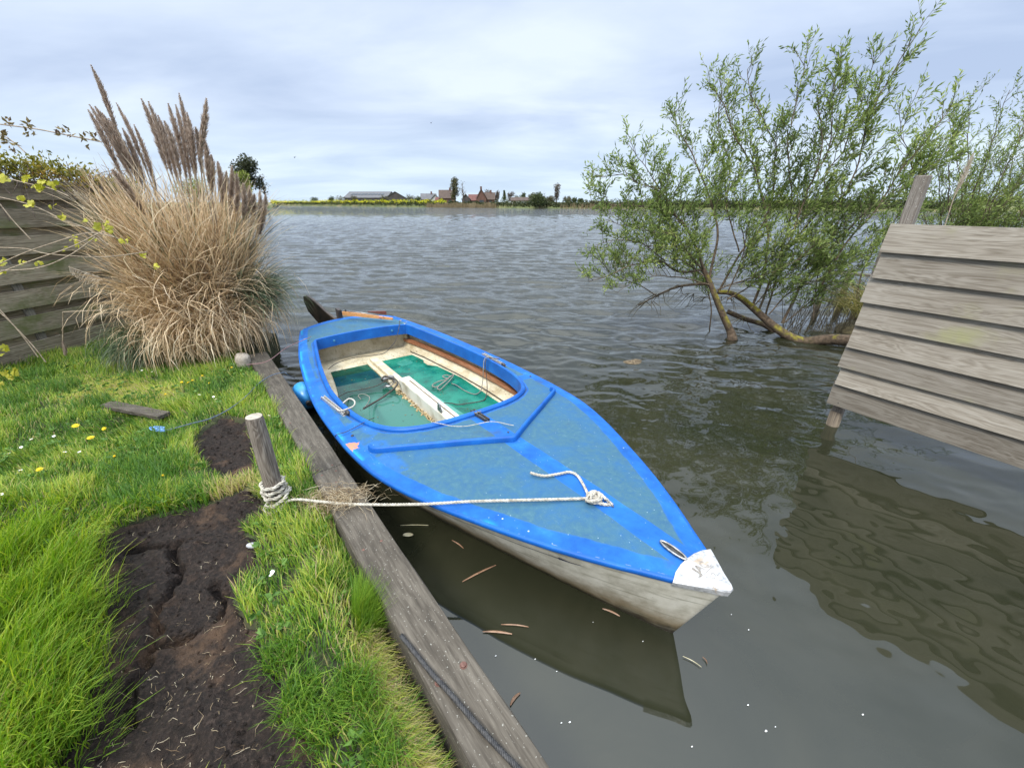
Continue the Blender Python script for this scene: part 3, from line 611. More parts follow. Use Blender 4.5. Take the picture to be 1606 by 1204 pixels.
e1 = mrange(t, m2(t, 'ADD', ae, wob), .085, .10); e2_ = mrange(t, m2(t, 'ADD', ai, wob), .05, .06); e3 = mrange(t, m2(t, 'ADD', ay, m2(t, 'MULTIPLY', wob, .4)), .062, .07)
aftf = m2(t, 'LESS_THAN', xs, -4.8); e3 = m2(t, 'MAXIMUM', e3, aftf)
bd1 = mrange(t, m2(t, 'ABSOLUTE', m2(t, 'ADD', m2(t, 'ADD', xs, 2.46), m2(t, 'MULTIPLY', wob, 1.))), .05, .06)
bd2 = mrange(t, m2(t, 'ABSOLUTE', m2(t, 'ADD', m2(t, 'ADD', xs, 3.55), m2(t, 'MULTIPLY', wob, 2.))), .07, .09)
side_ = m2(t, 'GREATER_THAN', ay, .45); bd1 = m2(t, 'MAXIMUM', bd1, m2(t, 'SUBTRACT', 1., side_)); bd2 = m2(t, 'MAXIMUM', bd2, m2(t, 'SUBTRACT', 1., side_))
# painted block right behind the breakwater and paint splashes on the near side deck
k_ = e1
for q in (e2_, e3, bd1, bd2): k_ = m2(t, 'MULTIPLY', k_, q)
portside = mrange(t, sxyz.outputs[1], -.72, -.68, 1, 0); spl = m2(t, 'MULTIPLY', portside, mrange(t, n1, .46, .54)); k_ = m2(t, 'MULTIPLY', k_, m2(t, 'SUBTRACT', 1., m2(t, 'MULTIPLY', spl, .55)))
wear = mrange(t, n3, .3, .6, .8, 1.); k_ = m2(t, 'MULTIPLY', k_, wear)
c = mix(t, k_, blue, pan)
# bare patches and droppings
vo = nd(t, 'ShaderNodeTexVoronoi'); t.links.new(v, vo.inputs[0]); vo.inputs['Scale'].default_value = 13; vo.inputs['Randomness'].default_value = 1
sep = nd(t, 'ShaderNodeSeparateColor'); t.links.new(vo.outputs['Color'], sep.inputs[0])
rad = mrange(t, sep.outputs[0], .55, 1., 0., .085); dots = m2(t, 'LESS_THAN', m2(t, 'ADD', vo.outputs['Distance'], m2(t, 'MULTIPLY', n2, .05)), rad)
c = mix(t, m2(t, 'MULTIPLY', dots, .75), c, (.62, .66, .66))
vo2 = nd(t, 'ShaderNodeTexVoronoi'); t.links.new(v, vo2.inputs[0]); vo2.inputs['Scale'].default_value = 42
sp2 = nd(t, 'ShaderNodeSeparateColor'); t.links.new(vo2.outputs['Color'], sp2.inputs[0]); rad2 = mrange(t, sp2.outputs[1], .6, 1., 0., .12)
c = mix(t, m2(t, 'MULTIPLY', m2(t, 'LESS_THAN', vo2.outputs['Distance'], rad2), .5), c, (.45, .58, .60))
edge_w = mrange(t, ae, .0, .05, 1., 0.); teal = m2(t, 'MULTIPLY', m2(t, 'MULTIPLY', edge_w, mrange(t, n4, .48, .56)), mrange(t, sxyz.outputs[1], -.6, -.5, 1, 0))
c = mix(t, m2(t, 'MULTIPLY', teal, .6), c, (.02, .46, .62))
# orange primer showing near the front left of the cockpit
pv = nd(t, 'ShaderNodeVectorMath', operation='DISTANCE'); t.links.new(v, pv.inputs[0]); pp = bl(549, 698, .40); pv.inputs[1].default_value = tuple(pp)
op = mrange(t, m2(t, 'ADD', pv.outputs['Value'], m2(t, 'MULTIPLY', m2(t, 'SUBTRACT', n3, .5), .22)), .055, .065, 1, 0)
chip = m2(t, 'MULTIPLY', mrange(t, ae, .004, .016, 1, 0), mrange(t, n3, .57, .62)); c = mix(t, m2(t, 'MULTIPLY', chip, .8), c, (.50, .48, .40))
c = mix(t, m2(t, 'MULTIPLY', op, .85), c, (.62, .24, .09))
sc_n = noise(t, coords(t, scale=(4, 55, 4), rot=(0, 0, .5)), 1.6, 4, .7, .5); c = mix(t, mrange(t, sc_n, .64, .72, 0, .35), c, (.16, .26, .34))
sc_n2 = noise(t, coords(t, scale=(60, 5, 4), rot=(0, 0, -.35)), 1.6, 4, .7, .5); c = mix(t, mrange(t, sc_n2, .66, .72, 0, .35), c, (.10, .13, .14))
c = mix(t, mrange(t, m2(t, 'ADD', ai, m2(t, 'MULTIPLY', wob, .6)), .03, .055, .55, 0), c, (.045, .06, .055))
# grime on the panels
c = mix(t, mrange(t, noise(t, v, 3.3, 6, .7), .58, .74, 0, .5), c, (.05, .075, .08))
t.links.new(c, b.inputs['Base Color']); bump(t, b, n2, .45, .0025); MDECK = m
m, t, b = mat('white_hull', (.55, .53, .47), .45); v = coords(t); n1 = noise(t, v, 9, 6, .65); n2 = noise(t, coords(t, scale=(2, 2, 22)), 2.2, 5, .6)
c = ramp(t, n1, [(.3, (.37, .345, .27)), (.55, (.57, .54, .45)), (.8, (.68, .65, .57))])
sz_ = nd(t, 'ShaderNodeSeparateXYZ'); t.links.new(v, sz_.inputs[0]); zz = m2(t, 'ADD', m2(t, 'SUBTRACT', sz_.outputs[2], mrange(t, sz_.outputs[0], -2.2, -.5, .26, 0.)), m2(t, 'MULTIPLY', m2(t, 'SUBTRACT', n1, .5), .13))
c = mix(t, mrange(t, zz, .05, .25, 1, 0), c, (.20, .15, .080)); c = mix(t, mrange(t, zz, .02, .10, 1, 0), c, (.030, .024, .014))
c = mix(t, mrange(t, n2, .54, .68, 0, .6), c, (.23, .215, .15)); vo = noise(t, v, 90, 3, .6); c = mix(t, mrange(t, vo, .68, .72, 0, .6), c, (.12, .11, .09))
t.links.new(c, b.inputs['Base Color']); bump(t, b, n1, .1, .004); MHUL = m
m, t, b = mat('cream_interior', (.6, .55, .42), .5); v = coords(t); n1 = noise(t, v, 6, 6, .65); n2 = noise(t, v, 40, 4, .6)
c = ramp(t, n1, [(.3, (.34, .27, .15)), (.55, (.56, .49, .34)), (.8, (.66, .61, .48))]); c = mix(t, mrange(t, n2, .60, .70, 0, .7), c, (.14, .10, .06))
t.links.new(c, b.inputs['Base Color']); MCRM = m
MGRN = noisy('green_floor', (.003, .065, .042), (.005, .145, .092), 5, .25, bstr=.1, c3=(.012, .20, .13), rvar=(.12, .4))
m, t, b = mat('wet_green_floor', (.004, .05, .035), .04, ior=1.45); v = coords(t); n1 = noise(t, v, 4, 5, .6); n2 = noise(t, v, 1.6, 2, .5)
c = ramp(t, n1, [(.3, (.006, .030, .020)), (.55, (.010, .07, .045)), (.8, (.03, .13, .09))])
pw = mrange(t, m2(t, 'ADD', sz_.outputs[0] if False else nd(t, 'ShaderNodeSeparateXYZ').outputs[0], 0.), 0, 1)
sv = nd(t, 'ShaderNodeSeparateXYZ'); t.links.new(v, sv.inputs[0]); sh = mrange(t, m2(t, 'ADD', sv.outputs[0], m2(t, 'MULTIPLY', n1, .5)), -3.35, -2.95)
c = mix(t, sh, c, (.050, .16, .125)); t.links.new(c, b.inputs['Base Color']); bump(t, b, n2, .15, .01); MGRW = m  # paler teal towards the bow paints the wet floor's reflected sky
MVAR = wood('varnished_rail', (.10, .035, .015), (.26, .10, .045), (.42, .21, .11), 1.2, .5)
MORG = wood('varnished_tiller', (.22, .085, .025), (.48, .22, .07), (.62, .33, .14), 1.2, .4)
MMET = noisy('grey_metal', (.22, .21, .20), (.50, .49, .47), 70, .38, 1.0, .3, rvar=(.3, .6))
MBLK = noisy('black_fitting', (.018, .017, .016), (.06, .055, .05), 50, .5)
m, t, b = mat('cast_metal', (.70, .70, .69), .5, .35); v = coords(t); n1 = noise(t, v, 40, 5, .65); n2 = noise(t, v, 14, 4, .6, .6)
c = ramp(t, n1, [(.3, (.25, .25, .25)), (.5, (.52, .52, .52)), (.75, (.66, .66, .66))]); c = mix(t, mrange(t, n2, .56, .66, 0, .6), c, (.46, .31, .16))
t.links.new(c, b.inputs['Base Color']); bump(t, b, n1, .7, .004); MCAST = m
MRDK = noisy('dark_wet_wood', (.010, .008, .006), (.045, .032, .022), 9, .45, bstr=.4, c3=(.09, .06, .04), stretch=(1, 1, 1))
MDRP = noisy('dark_rope', (.018, .016, .013), (.09, .08, .065), 140, .8); MGRP = noisy('grey_rope', (.11, .10, .085), (.30, .28, .24), 140, .8)
# hull
lev = np.concatenate([np.linspace(0, 1, 11), [1.35]])
n = len(OUT); V = []
for k, f in enumerate(lev):
    s, t_ = OUT[:, 0], OUT[:, 1]; Zd = zs(s)-.012; z = Zd*(1-f)
    wr = np.interp(s, [-5.6, -4.5, -3, -1.5, -.8, -.3, 0], [.72, .78, .80, .66, .56, .5, .45])
    g = wr+(1-wr)*np.clip(1-f, 0, 1)**.78
    if f > 1: g = wr*.55
    sh_ = -.17*min(f, 1.4)*np.exp(s/.5)+.10*f*np.clip((-5.1-s)/.4, 0, 1)
    V.append(np.stack([s+sh_, t_*g, z], 1))
V = np.vstack(V); i0 = ((np.arange(len(lev)-1)*n)[:, None]+np.arange(n-1)).ravel(); cl = np.arange(len(lev)-1)*n+n-1
Fq = np.vstack([np.stack([i0, i0+n, i0+n+1, i0+1], 1), np.stack([cl, cl+n, cl-n+1+n, cl-n+1], 1)])
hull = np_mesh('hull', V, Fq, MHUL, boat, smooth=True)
def hull_pt(s, dz, off=.004, sgn=-1):
    """point on the topsides, dz below the sheer"""
    f = dz/(zs(s)-.012); wr = float(np.interp(s, [-5.6, -4.5, -3, -1.5, -.8, -.3, 0], [.72, .78, .80, .66, .56, .5, .45])); g = wr+(1-wr)*(1-f)**.78
    return (s-.17*f*math.exp(s/.5)-0, sgn*(float(halfb(s))*g+off), float(zs(s))-.012-dz)
# deck with the cockpit opening
cen = np.array([-3.4, 0.]); ao = np.arctan2(OUT[:, 1], OUT[:, 0]-cen[0]); ai_ = np.arctan2(OPN[:, 1], OPN[:, 0]-cen[0])
ri = np.hypot(OPN[:, 0]-cen[0], OPN[:, 1]); od = np.argsort(ai_); ri_o = np.interp(ao, ai_[od], ri[od], period=2*math.pi)
INN = np.stack([cen[0]+ri_o*np.cos(ao), ri_o*np.sin(ao)], 1); M_ = 22; Vd = []; 
for k in range(M_+1):
    f = k/M_; P = lerp(OUT, INN, f); Vd.append(np.column_stack([P, zdeck(P[:, 0], P[:, 1])]))
Vd = np.vstack(Vd); edge = linedist(Vd[:, 0], Vd[:, 1], [tuple(q) for q in OUT[::3]]+[tuple(OUT[0])]); inner = linedist(Vd[:, 0], Vd[:, 1], [tuple(q) for q in OPN[::3]]+[tuple(OPN[0])])
i0 = ((np.arange(M_)*n)[:, None]+np.arange(n-1)).ravel(); cl = np.arange(M_)*n+n-1
Fq = np.vstack([np.stack([i0, i0+1, i0+n+1, i0+n], 1), np.stack([cl, cl-n+1, cl+1, cl+n], 1)])
deck = np_mesh('deck', Vd, Fq, MDECK, boat, smooth=True, attrs={'edge': edge, 'inner': inner})
def sweep(path, prof, zf, closed=True):
    path = np.asarray(path); m = len(path); mb = MB(); G = []
    for i in range(m):
        if closed: t_ = path[(i+1) % m]-path[i-1]
        else: t_ = path[min(i+1, m-1)]-path[max(i-1, 0)]
        t_ = t_/(np.linalg.norm(t_)+1e-9); nn = np.array([t_[1], -t_[0]])
        G.append([(path[i][0]+nn[0]*o_, path[i][1]+nn[1]*o_, zf(path[i])+dz) for o_, dz in prof])
    if closed: G.append(G[0])
    return mb.grid(G)
# OUT runs bow -> +t -> aft -> -t ; its normal (t_y,-t_x): check sign with the first side segment
def orient(path):
    q = path[len(path)//4]; t_ = path[len(path)//4+1]-path[len(path)//4-1]; nn = np.array([t_[1], -t_[0]]); return 1 if nn@(q-cen) > 0 else -1
so_ = orient(OUT); si_ = orient(OPN)
sweep(OUT, [(-.012*so_, .001), (.001*so_, .002), (.007*so_, -.004), (.008*so_, -.022), (.001*so_, -.027)], lambda p: float(zs(p[0]))).build('gunwale', MBLU, boat, smooth=True)
sweep(OPN, [(.032*si_, -.003), (.030*si_, .016), (.018*si_, .027), (.004*si_, .031), (-.006*si_, .024), (-.008*si_, -.02), (-.010*si_, -.105), (.006*si_, -.105), (.006*si_, -.02)], lambda p: float(zdeck(p[0], p[1]))).build('coaming', MBLU, boat, smooth=False)
# interior shell
zf_ = .085; G = []
ss = np.linspace(-5.0, -1.8, 34)
for sg in (1, -1):
    G = []
    for s in ss:
        bb = float(halfb(s))-.05; zt = float(zs(s))-.02
        G.append([(s, sg*bb, zt), (s, sg*(bb-.03), zt-.09), (s, sg*(bb-.055), zt-.15), (s, sg*(bb-.05), zt-.16), (s, sg*min(bb-.14, bb+.05-.30*max(0, s+2.9)-.19), zf_+.01), (s, sg*min(bb-.16, bb+.05-.30*max(0, s+2.9)-.21), zf_), (s, sg*.0, zf_)][::sg])
    MB().grid(G).build('liner', MCRM, boat, smooth=False)
bk = MB(); bb = float(halfb(-5.0))-.05; 
G = [[(-5.0+.06*(1-k/4)+.0*0, y, lerp(zf_, .40, k/4)) for y in np.linspace(-bb, bb, 20)] for k in range(5)]
bk.grid(G); bk.build('aft_bulkhead', MCRM, boat)
MB().grid([[(-1.78, y*w_b, z) for y in np.linspace(-1, 1, 10)] for z, w_b in ((zf_, .52), (.22, .66), (.34, .76))]).build('fore_bulkhead', MCRM, boat)
for sg in (1,):
    MB().box((-4.93, sg*.60, .25), (.12, .03, .30)).build('knee', MCRM, boat, bevel=.004)
# green floor boards
def plate(name, poly, z, th, m_, bev=.003):
    k = len(poly); mb = MB(); mb.add([(x, y, z) for x, y in poly]+[(x, y, z+th) for x, y in poly], [tuple(range(k-1, -1, -1)), tuple(k+i for i in range(k))]+[(i, (i+1) % k, k+(i+1) % k, k+i) for i in range(k)])
    return mb.build(name, m_, boat, bevel=bev)
def rnd(poly, it=2):
    for _ in range(it): poly = [q for a, b_ in zip(poly, poly[1:]+poly[:1]) for q in ((lerp(a[0], b_[0], .2), lerp(a[1], b_[1], .2)), (lerp(a[0], b_[0], .8), lerp(a[1], b_[1], .8)))]
    return poly
plate('floor_panel', [(-4.47, .085), (-4.47, .49), (-4.20, .53), (-4.12, .495), (-4.0, .50), (-3.9, .575), (-3.4, .64), (-2.6, .63), (-2.3, .54), (-2.0, .45), (-1.9, .08)], zf_+.002, .012, MGRN)
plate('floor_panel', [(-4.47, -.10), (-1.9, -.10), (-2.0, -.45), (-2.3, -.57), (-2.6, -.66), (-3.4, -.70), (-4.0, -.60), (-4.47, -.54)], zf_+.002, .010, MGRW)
plate('floor_sheen', rnd([(-3.45, .09), (-3.42, .15), (-2.2, .25), (-2.15, .09)], 1), zf_+.0145, .003, noisy('pale_green_sheen', (.04, .20, .15), (.09, .29, .23), 9, .35))  # thin pale sheet, its colour paints sky reflected in puddled water
plate('floor_sheen', rnd([(-4.30, .20), (-4.38, .38), (-4.16, .39), (-4.12, .21)], 2), zf_+.0145, .002, noisy('pale_patch', (.02, .15, .10), (.05, .24, .17), 20, .2))  # second pale sheet, a puddle's sky reflection put into the colour
n = 240; x = RG.uniform(-4.7, -2.2, n); y = RG.uniform(-.62, .6, n); x[:90] = -4.55+RG.normal(size=90)*.09; C_ = np.stack([x, y, np.full(n, zf_+.018)], 1); D_ = unit(np.stack([RG.normal(size=n), RG.normal(size=n), np.zeros(n)], 1)); V, Fq = leaves(C_, D_, RG.uniform(.008, .03, n), .007, .05)
lt_ = np_mesh('leaf_litter', V, Fq, leafmat('litter', [(0, (.05, .035, .02)), (1, (.26, .19, .09))], .1), boat, attrs={'tint': np.repeat(RG.random(n), 4)}); lt_['kind'] = 'stuff'
# centreboard case and rib
MB().box((-4.0, -.01, zf_+.035), (1.02, .10, .07)).build('keel_rib', MCRM, boat, bevel=.008)
MB().box((-4.0, -.08, zf_+.015), (1.02, .05, .03)).build('rib_side', MCRM, boat, bevel=.008)
G = MB(); G.box((-2.80, -.005, zf_+.075), (1.40, .125, .15)); cse = G.build('centreboard_case', noisy('white_gelcoat', (.36, .32, .23), (.62, .59, .50), 6, .5, bstr=.05, c3=(.66, .64, .57)), boat, bevel=.012)
MB().box((-2.80, .005, zf_+.150), (1.15, .014, .004)).build('slot', noisy('slot_brown', (.10, .07, .04), (.2, .15, .1), 30, .8), cse)
mb = MB()
for k in range(130):
    x = random.uniform(-3.5, -2.2); mb.box((x, -.092+random.gauss(0, .012), zf_+.016), (random.uniform(.01, .03), random.uniform(.008, .02), .012), Matrix.Rotation(random.uniform(0, 3), 3, 'Z'))
ff_ = mb.build('flaking_foam', noisy('flaking_foam', (.30, .20, .08), (.60, .48, .28), 60, .9), boat); ff_['kind'] = 'stuff'
q = bl(688, 640, .27); mb = MB(); mb.add([(q[0]-.035, q[1], .24), (q[0]+.045, q[1], .24), (q[0]+.03, q[1], .285), (q[0]+.01, q[1], .315), (q[0]-.008, q[1], .325), (q[0]-.02, q[1], .315), (q[0]-.03, q[1]+.012, .24), (q[0]+.04, q[1]+.012, .24), (q[0]+.028, q[1]+.012, .285), (q[0]+.01, q[1]+.012, .315), (q[0]-.008, q[1]+.012, .325), (q[0]-.018, q[1]+.012, .315)], [(0,1,2,3,4,5),(11,10,9,8,7,6),(0,1,7,6),(1,2,8,7),(2,3,9,8),(3,4,10,9),(4,5,11,10),(5,0,6,11)])
mb.build('centreboard_handle', MMET, boat)
# side rails inside
for sg in (1, -1):
    P = [(s, sg*(float(halfb(s))-.158), .175) for s in np.linspace(-4.92, -1.85, 30)]
    G = [[(x, y-sg*.012, z-.022), (x, y-sg*.022, z-.018), (x, y-sg*.022, z+.018), (x, y-sg*.012, z+.022), (x, y+sg*.04, z+.022)] for x, y, z in P]
    MB().grid(G).build('side_rail', MVAR, boat)
P = [(s, .96*(float(halfb(s))-.255), zf_+.012) for s in np.linspace(-4.6, -1.9, 28)]
MB().tube([P[k] for k in range(len(P))], .006, 5).build('floor_edge', MBLK, boat)
# breakwater
half = resample([(-1.50, 0, 0), (-1.515, .03, 0), (-1.62, .20, 0), (-1.80, .50, 0), (-1.93, .71, 0), (-1.965, .765, 0), (-1.99, .80, 0), (-2.02, .822, 0), (-2.06, .825, 0)], .012)[:, :2]
path = np.vstack([(half*[1, -1])[::-1], half[1:]])
pr = [(-.012, -.004), (-.0115, .030), (-.006, .040), (.003, .043), (.012, .038), (.017, .024), (.022, -.004)]
pr = [(-a, b_) for a, b_ in pr]
mb = sweep(path, pr, lambda p: float(zdeck(p[0], p[1])), closed=False); k = len(pr); nn_ = len(path)
mb.f += [tuple(range(k)), tuple((nn_-1)*k+i for i in range(k-1, -1, -1))]
mb.build('breakwater', MBLU, boat, smooth=True)
# bow casting with raised lettering
zb = lambda s, t_: float(zdeck(s, t_))+.007
sd_ = [(-.155, .138), (-.10, .098), (-.04, .052), (.004, .022), (.018, 0)]
top = [(-.155, .138), (-.10, .098), (-.04, .052), (.004, .024), (.019, .008), (.019, -.008), (.004, -.024), (-.04, -.052), (-.10, -.098), (-.155, -.138), (-.172, -.10), (-.182, -.05), (-.184, 0), (-.182, .05), (-.172, .10)]
mb = MB(); kk = len(top)
mb.add([(x, y*1.04, zb(x, y)+.002) for x, y in top]+[(x*1.0+.003, y*1.09, zb(x, y)-.006) for x, y in top]+[(x-.004, y*1.05, zb(x, y)-.036) for x, y in top]+[(-.08, 0, zb(-.08, 0)+.006)],
       [(i, (i+1) % kk, 3*kk) for i in range(kk)]+[(kk+i, kk+(i+1) % kk, (i+1) % kk, i) for i in range(kk)]+[(2*kk+i, 2*kk+(i+1) % kk, kk+(i+1) % kk, kk+i) for i in range(kk)])
cast = mb.build('bow_fitting', MCAST, boat, smooth=False)
def text_part(body, size, loc, rot, m_, parent, name='lettering', ext=.0012, sx_=1.0):
    cu = bpy.data.curves.new(name, 'FONT'); cu.body = body; cu.size = size; cu.extrude = ext; cu.align_x = 'CENTER'; cu.align_y = 'CENTER'; cu.fill_mode = 'NONE'; cu.bevel_depth = .0011; cu.bevel_resolution = 1
    to = bpy.data.objects.new(name, cu); COL.objects.link(to); dg = bpy.context.evaluated_depsgraph_get(); me = bpy.data.meshes.new_from_object(to.evaluated_get(dg)); COL.objects.unlink(to); bpy.data.objects.remove(to)
    me.materials.clear(); me.materials.append(m_); o_ = bpy.data.objects.new(name, me); link(o_, parent); o_.location = loc; o_.rotation_euler = rot; o_.scale = (sx_, 1, 1); return o_
MLET = mat('cast_outline', (.36, .33, .29), .6, .3)[0]
text_part('JAC', .050, (-.118, .0, zb(-.12, 0)+.0045), (0, .05, math.pi/2+math.radians(8)+math.radians(-8)), MLET, cast)
mb = MB(); z_ = zb(-.09, 0)+.007
mb.tube([(-.092, -.055, z_-.003), (-.090, .0, z_), (-.092, .055, z_-.003)], .0014, 5); mb.tube([(-.097, -.058, z_-.003), (-.100, .058, z_-.003)], .0010, 5)
mb.tube(resample([(-.078, -.030, z_-.001), (-.070, -.018, z_), (-.066, -.004, z_), (-.074, .006, z_), (-.064, .014, z_), (-.056, .004, z_), (-.052, -.008, z_), (-.060, -.016, z_), (-.066, -.020, z_)], .004), .0012, 5)
mb.tube([(-.060, .022, z_), (-.050, .016, z_), (-.055, .030, z_-.001)], .0012, 5)
mb.build('emblem', MLET, cast)
# fairlead
f1, f2 = bl(1036, 849, .485), bl(1076, 877, .487); ctr = (f1+f2)/2; dv = (f2-f1)[:2]; ln_ = np.linalg.norm(dv)/2; a_ = math.atan2(dv[1], dv[0])
P = [(ctr[0]+math.cos(a_)*ln_*math.cos(q)-math.sin(a_)*.0165*math.sin(q), ctr[1]+math.sin(a_)*ln_*math.cos(q)+math.cos(a_)*.0165*math.sin(q), zb(ctr[0], ctr[1])+.004) for q in np.linspace(0, 2*math.pi, 40, endpoint=False)]
fl = MB().tube(P, .0055, 8, closed=True).build('fairlead', MMET, boat, smooth=True)
MB().add([(x, y, z-.003) for x, y, z in P], [tuple(range(40))]).build('recess', MBLK, fl)
# foredeck eye
q = w2b(at(955, 788, .485)); MB().tube([(q[0]+.03*math.cos(a), q[1], float(zdeck(q[0], q[1]))+.022*math.sin(a)) for a in np.linspace(0, math.pi, 10)], .005, 8).build('deck_eye', MMET, boat, smooth=True)
# tracks, blocks and cleats on the side decks
for (a1, b1), (a2, b2), sg in (((505, 619), (541, 648), -1), ((757, 552), (792, 571), 1)):
    p1, p2 = bl(a1, b1, .40), bl(a2, b2, .40); mid = (p1+p2)/2; a_ = math.atan2(p2[1]-p1[1], p2[0]-p1[0]); lgt = np.linalg.norm(p2-p1); z = float(zdeck(mid[0], mid[1]))
    R_ = Matrix.Rotation(a_, 3, 'Z'); tk = MB()
    for d in (-.013, .013): tk.box((mid[0]-math.sin(a_)*d, mid[1]+math.cos(a_)*d, z+.014), (lgt*.95, .009, .020), R_)
    tk.box((mid[0], mid[1], z+.003), (lgt, .036, .012), R_); tr0 = tk.build('sheet_track', noisy('track_metal', (.38, .36, .33), (.66, .64, .60), 60, .45, .8), boat, bevel=.001)
    e_ = p2; bk_ = MB().ball((e_[0], e_[1]-sg*.02, z+.03), .026, 12, 8, sq=(1.3, .7, .8)); bk_.tube([(e_[0]-.03, e_[1], z+.012), (e_[0]+.02, e_[1]-sg*.02, z+.02), (e_[0]+.045, e_[1]-sg*.06, z+.02)], .007, 8)
    bk_.build('block', MBLK, tr0, smooth=True)
p1, p2 = bl(741, 645, .43), bl(765, 660, .43); mid = (p1+p2)/2; a_ = math.atan2(p2[1]-p1[1], p2[0]-p1[0]); z = float(zdeck(mid[0], mid[1])); R_ = Matrix.Rotation(a_, 3, 'Z'); tk = MB()
for d in (-.014, .014): tk.box((mid[0]-math.sin(a_)*d, mid[1]+math.cos(a_)*d, z+.014), (np.linalg.norm(p2-p1), .012, .024), R_)
mb_ = tk.build('mast_step', MBLK, boat, bevel=.002); MB().box((mid[0], mid[1], z+.012), (np.linalg.norm(p2-p1)*.96, .010, .008), R_).build('step_plate', MMET, mb_)
MB().tube([(mid[0]-.03, mid[1]-.03, z+.028), (mid[0]-.03, mid[1]+.03, z+.028)], .004, 6).build('step_pin', MMET, mb_)
for px_, py_, z_, nm, r_ in [(832, 587, .40, 'chainplate', .010), (468+50*.29, 529, .44, 'deck_eye', .008), (797, 674, .455, 'deck_eye', .007), (552, 680, .40, 'chainplate', .010)]:
    q = bl(px_, py_, z_); z = float(zdeck(q[0], min(q[1], .9))); MB().ball((q[0], q[1], z+.003), r_, 8, 6, sq=(1.3, 1, .7)).build(nm, MBLK, boat, smooth=True)
for px_, py_ in ((522, 534), (614, 516)):
    q = bl(px_, py_, .38); MB().tube([(-4.795, q[1]*.96, .375), (-4.775, q[1]*.96, .375)], .013, 8).build('drain_bung', noisy('bung', (.03, .18, .35), (.1, .3, .45), 60, .5), boat)
q = bl(628, 503, .42); zq = float(zdeck(q[0], q[1])); MB().tube([(q[0]+.018*math.cos(a), q[1]+.018*math.sin(a), zq+.022+.0*a) for a in np.linspace(0, 2*math.pi, 14, endpoint=False)], .0035, 6, closed=True).build('deck_ring', MMET, boat, smooth=True)
# pin stripe with arrow on the near side
mb = MB(); pts = [(s, np.interp(s, [-2.4, -1.2, -.55], [.055, .060, .075])) for s in np.linspace(-2.4, -.50, 50)]
G = [[hull_pt(s, d-.0026, .008), hull_pt(s, d+.0026, .008)] for s, d in pts]; mb.grid(G)
mb.add([hull_pt(-.60, .064, .008), hull_pt(-.60, .083, .008), hull_pt(-.55, .079, .008), hull_pt(-.47, .077, .008), hull_pt(-.55, .072, .008)], [(0, 1, 2, 3, 4)])
mb.build('pin_stripe', mat('navy_stripe', (.015, .018, .05), .5)[0], boat)
# rudder, stock, tiller
st = bl(535, 497, .46); MB().box((-5.66, st[1], .36), (.16, .05, .40)).build('rudder_stock', MRDK, boat, bevel=.006)
rud = MB(); 
prof = [(-5.62, .30), (-5.70, .18), (-6.02, .28), (-6.20, .46), (-6.26, .60), (-6.24, .68), (-6.17, .70), (-6.05, .64), (-5.86, .50), (-5.72, .42)]
r0 = bl(505, 500, .45)[1]; kk = len(prof); w_ = .022
RT = lambda x, z, y: (x, y, z)
yb0 = lambda x: lerp(st[1], bl(487, 475, .65)[1], min(1, max(0, (-5.62-x)/.62)))
rud.add([(x, yb0(x)-w_, z) for x, z in prof]+[(x, yb0(x)+w_, z) for x, z in prof], [tuple(range(kk)), tuple(range(2*kk-1, kk-1, -1))]+[(i, kk+i, kk+(i+1) % kk, (i+1) % kk) for i in range(kk)])
rud.build('rudder_blade', MRDK, boat, bevel=.008)
t1, t2 = bl(538, 491, .54), bl(616, 500, .47); tl = MB(); d_ = t2-t1; a_ = math.atan2(d_[1], d_[0]); L_ = np.linalg.norm(d_)
G = []
for i in range(12):
    f = i/11; c_ = lerp(t1, t2, f); hw = lerp(.022, .012, f); hh2 = lerp(.026, .014, f); px_, py_ = -math.sin(a_)*hw, math.cos(a_)*hw
    G.append([(c_[0]-px_, c_[1]-py_, c_[2]-hh2), (c_[0]+px_, c_[1]+py_, c_[2]-hh2), (c_[0]+px_, c_[1]+py_, c_[2]+hh2), (c_[0]-px_, c_[1]-py_, c_[2]+hh2), (c_[0]-px_, c_[1]-py_, c_[2]-hh2)])
tl.grid(G); tl.add(G[0][:4], [(0, 1, 2, 3)]); tl.add(G[-1][:4], [(3, 2, 1, 0)])
til = tl.build('tiller', MORG, boat)
MB().tube([t1+[0, 0, .034], lerp(t1, t2, .4)+[0, 0, .036], lerp(t1, t2, .72)+[0, 0, .03]], .006, 6).build('tiller_extension', MMET, til, smooth=True)
MB().tube([lerp(t1, t2, .06)+[0, 0, .03], lerp(t1, t2, .06)+[0, 0, .055]], .010, 8).build('tiller_bolt', MBLK, til)
a1, a2 = bl(576, 489, .52), bl(601, 490, .52); mb = MB(); mb.add([(*a1[:2], .515), (*a2[:2], .49), (*a2[:2], .545), (*a1[:2], .53), (a1[0]+.05, a1[1]+.03, .515), (a2[0]+.05, a2[1]+.03, .49), (a2[0]+.05, a2[1]+.03, .545), (a1[0]+.05, a1[1]+.03, .53)], [(0,1,2,3),(7,6,5,4),(0,4,5,1),(1,5,6,2),(2,6,7,3),(3,7,4,0)])
mb.build('tiller_head', noisy('red_brown', (.09, .025, .018), (.17, .055, .04), 20, .5), boat, bevel=.003)
P = [bl(598+random.uniform(-4, 4), 498+random.uniform(-2.5, 2.5), .49+random.uniform(0, .02)) for _ in range(12)]
MB().tube(resample(P, .01), .004, 5).build('tiller_lashing', noisy('pink_cord', (.25, .09, .08), (.45, .22, .2), 90, .8), til, smooth=True)
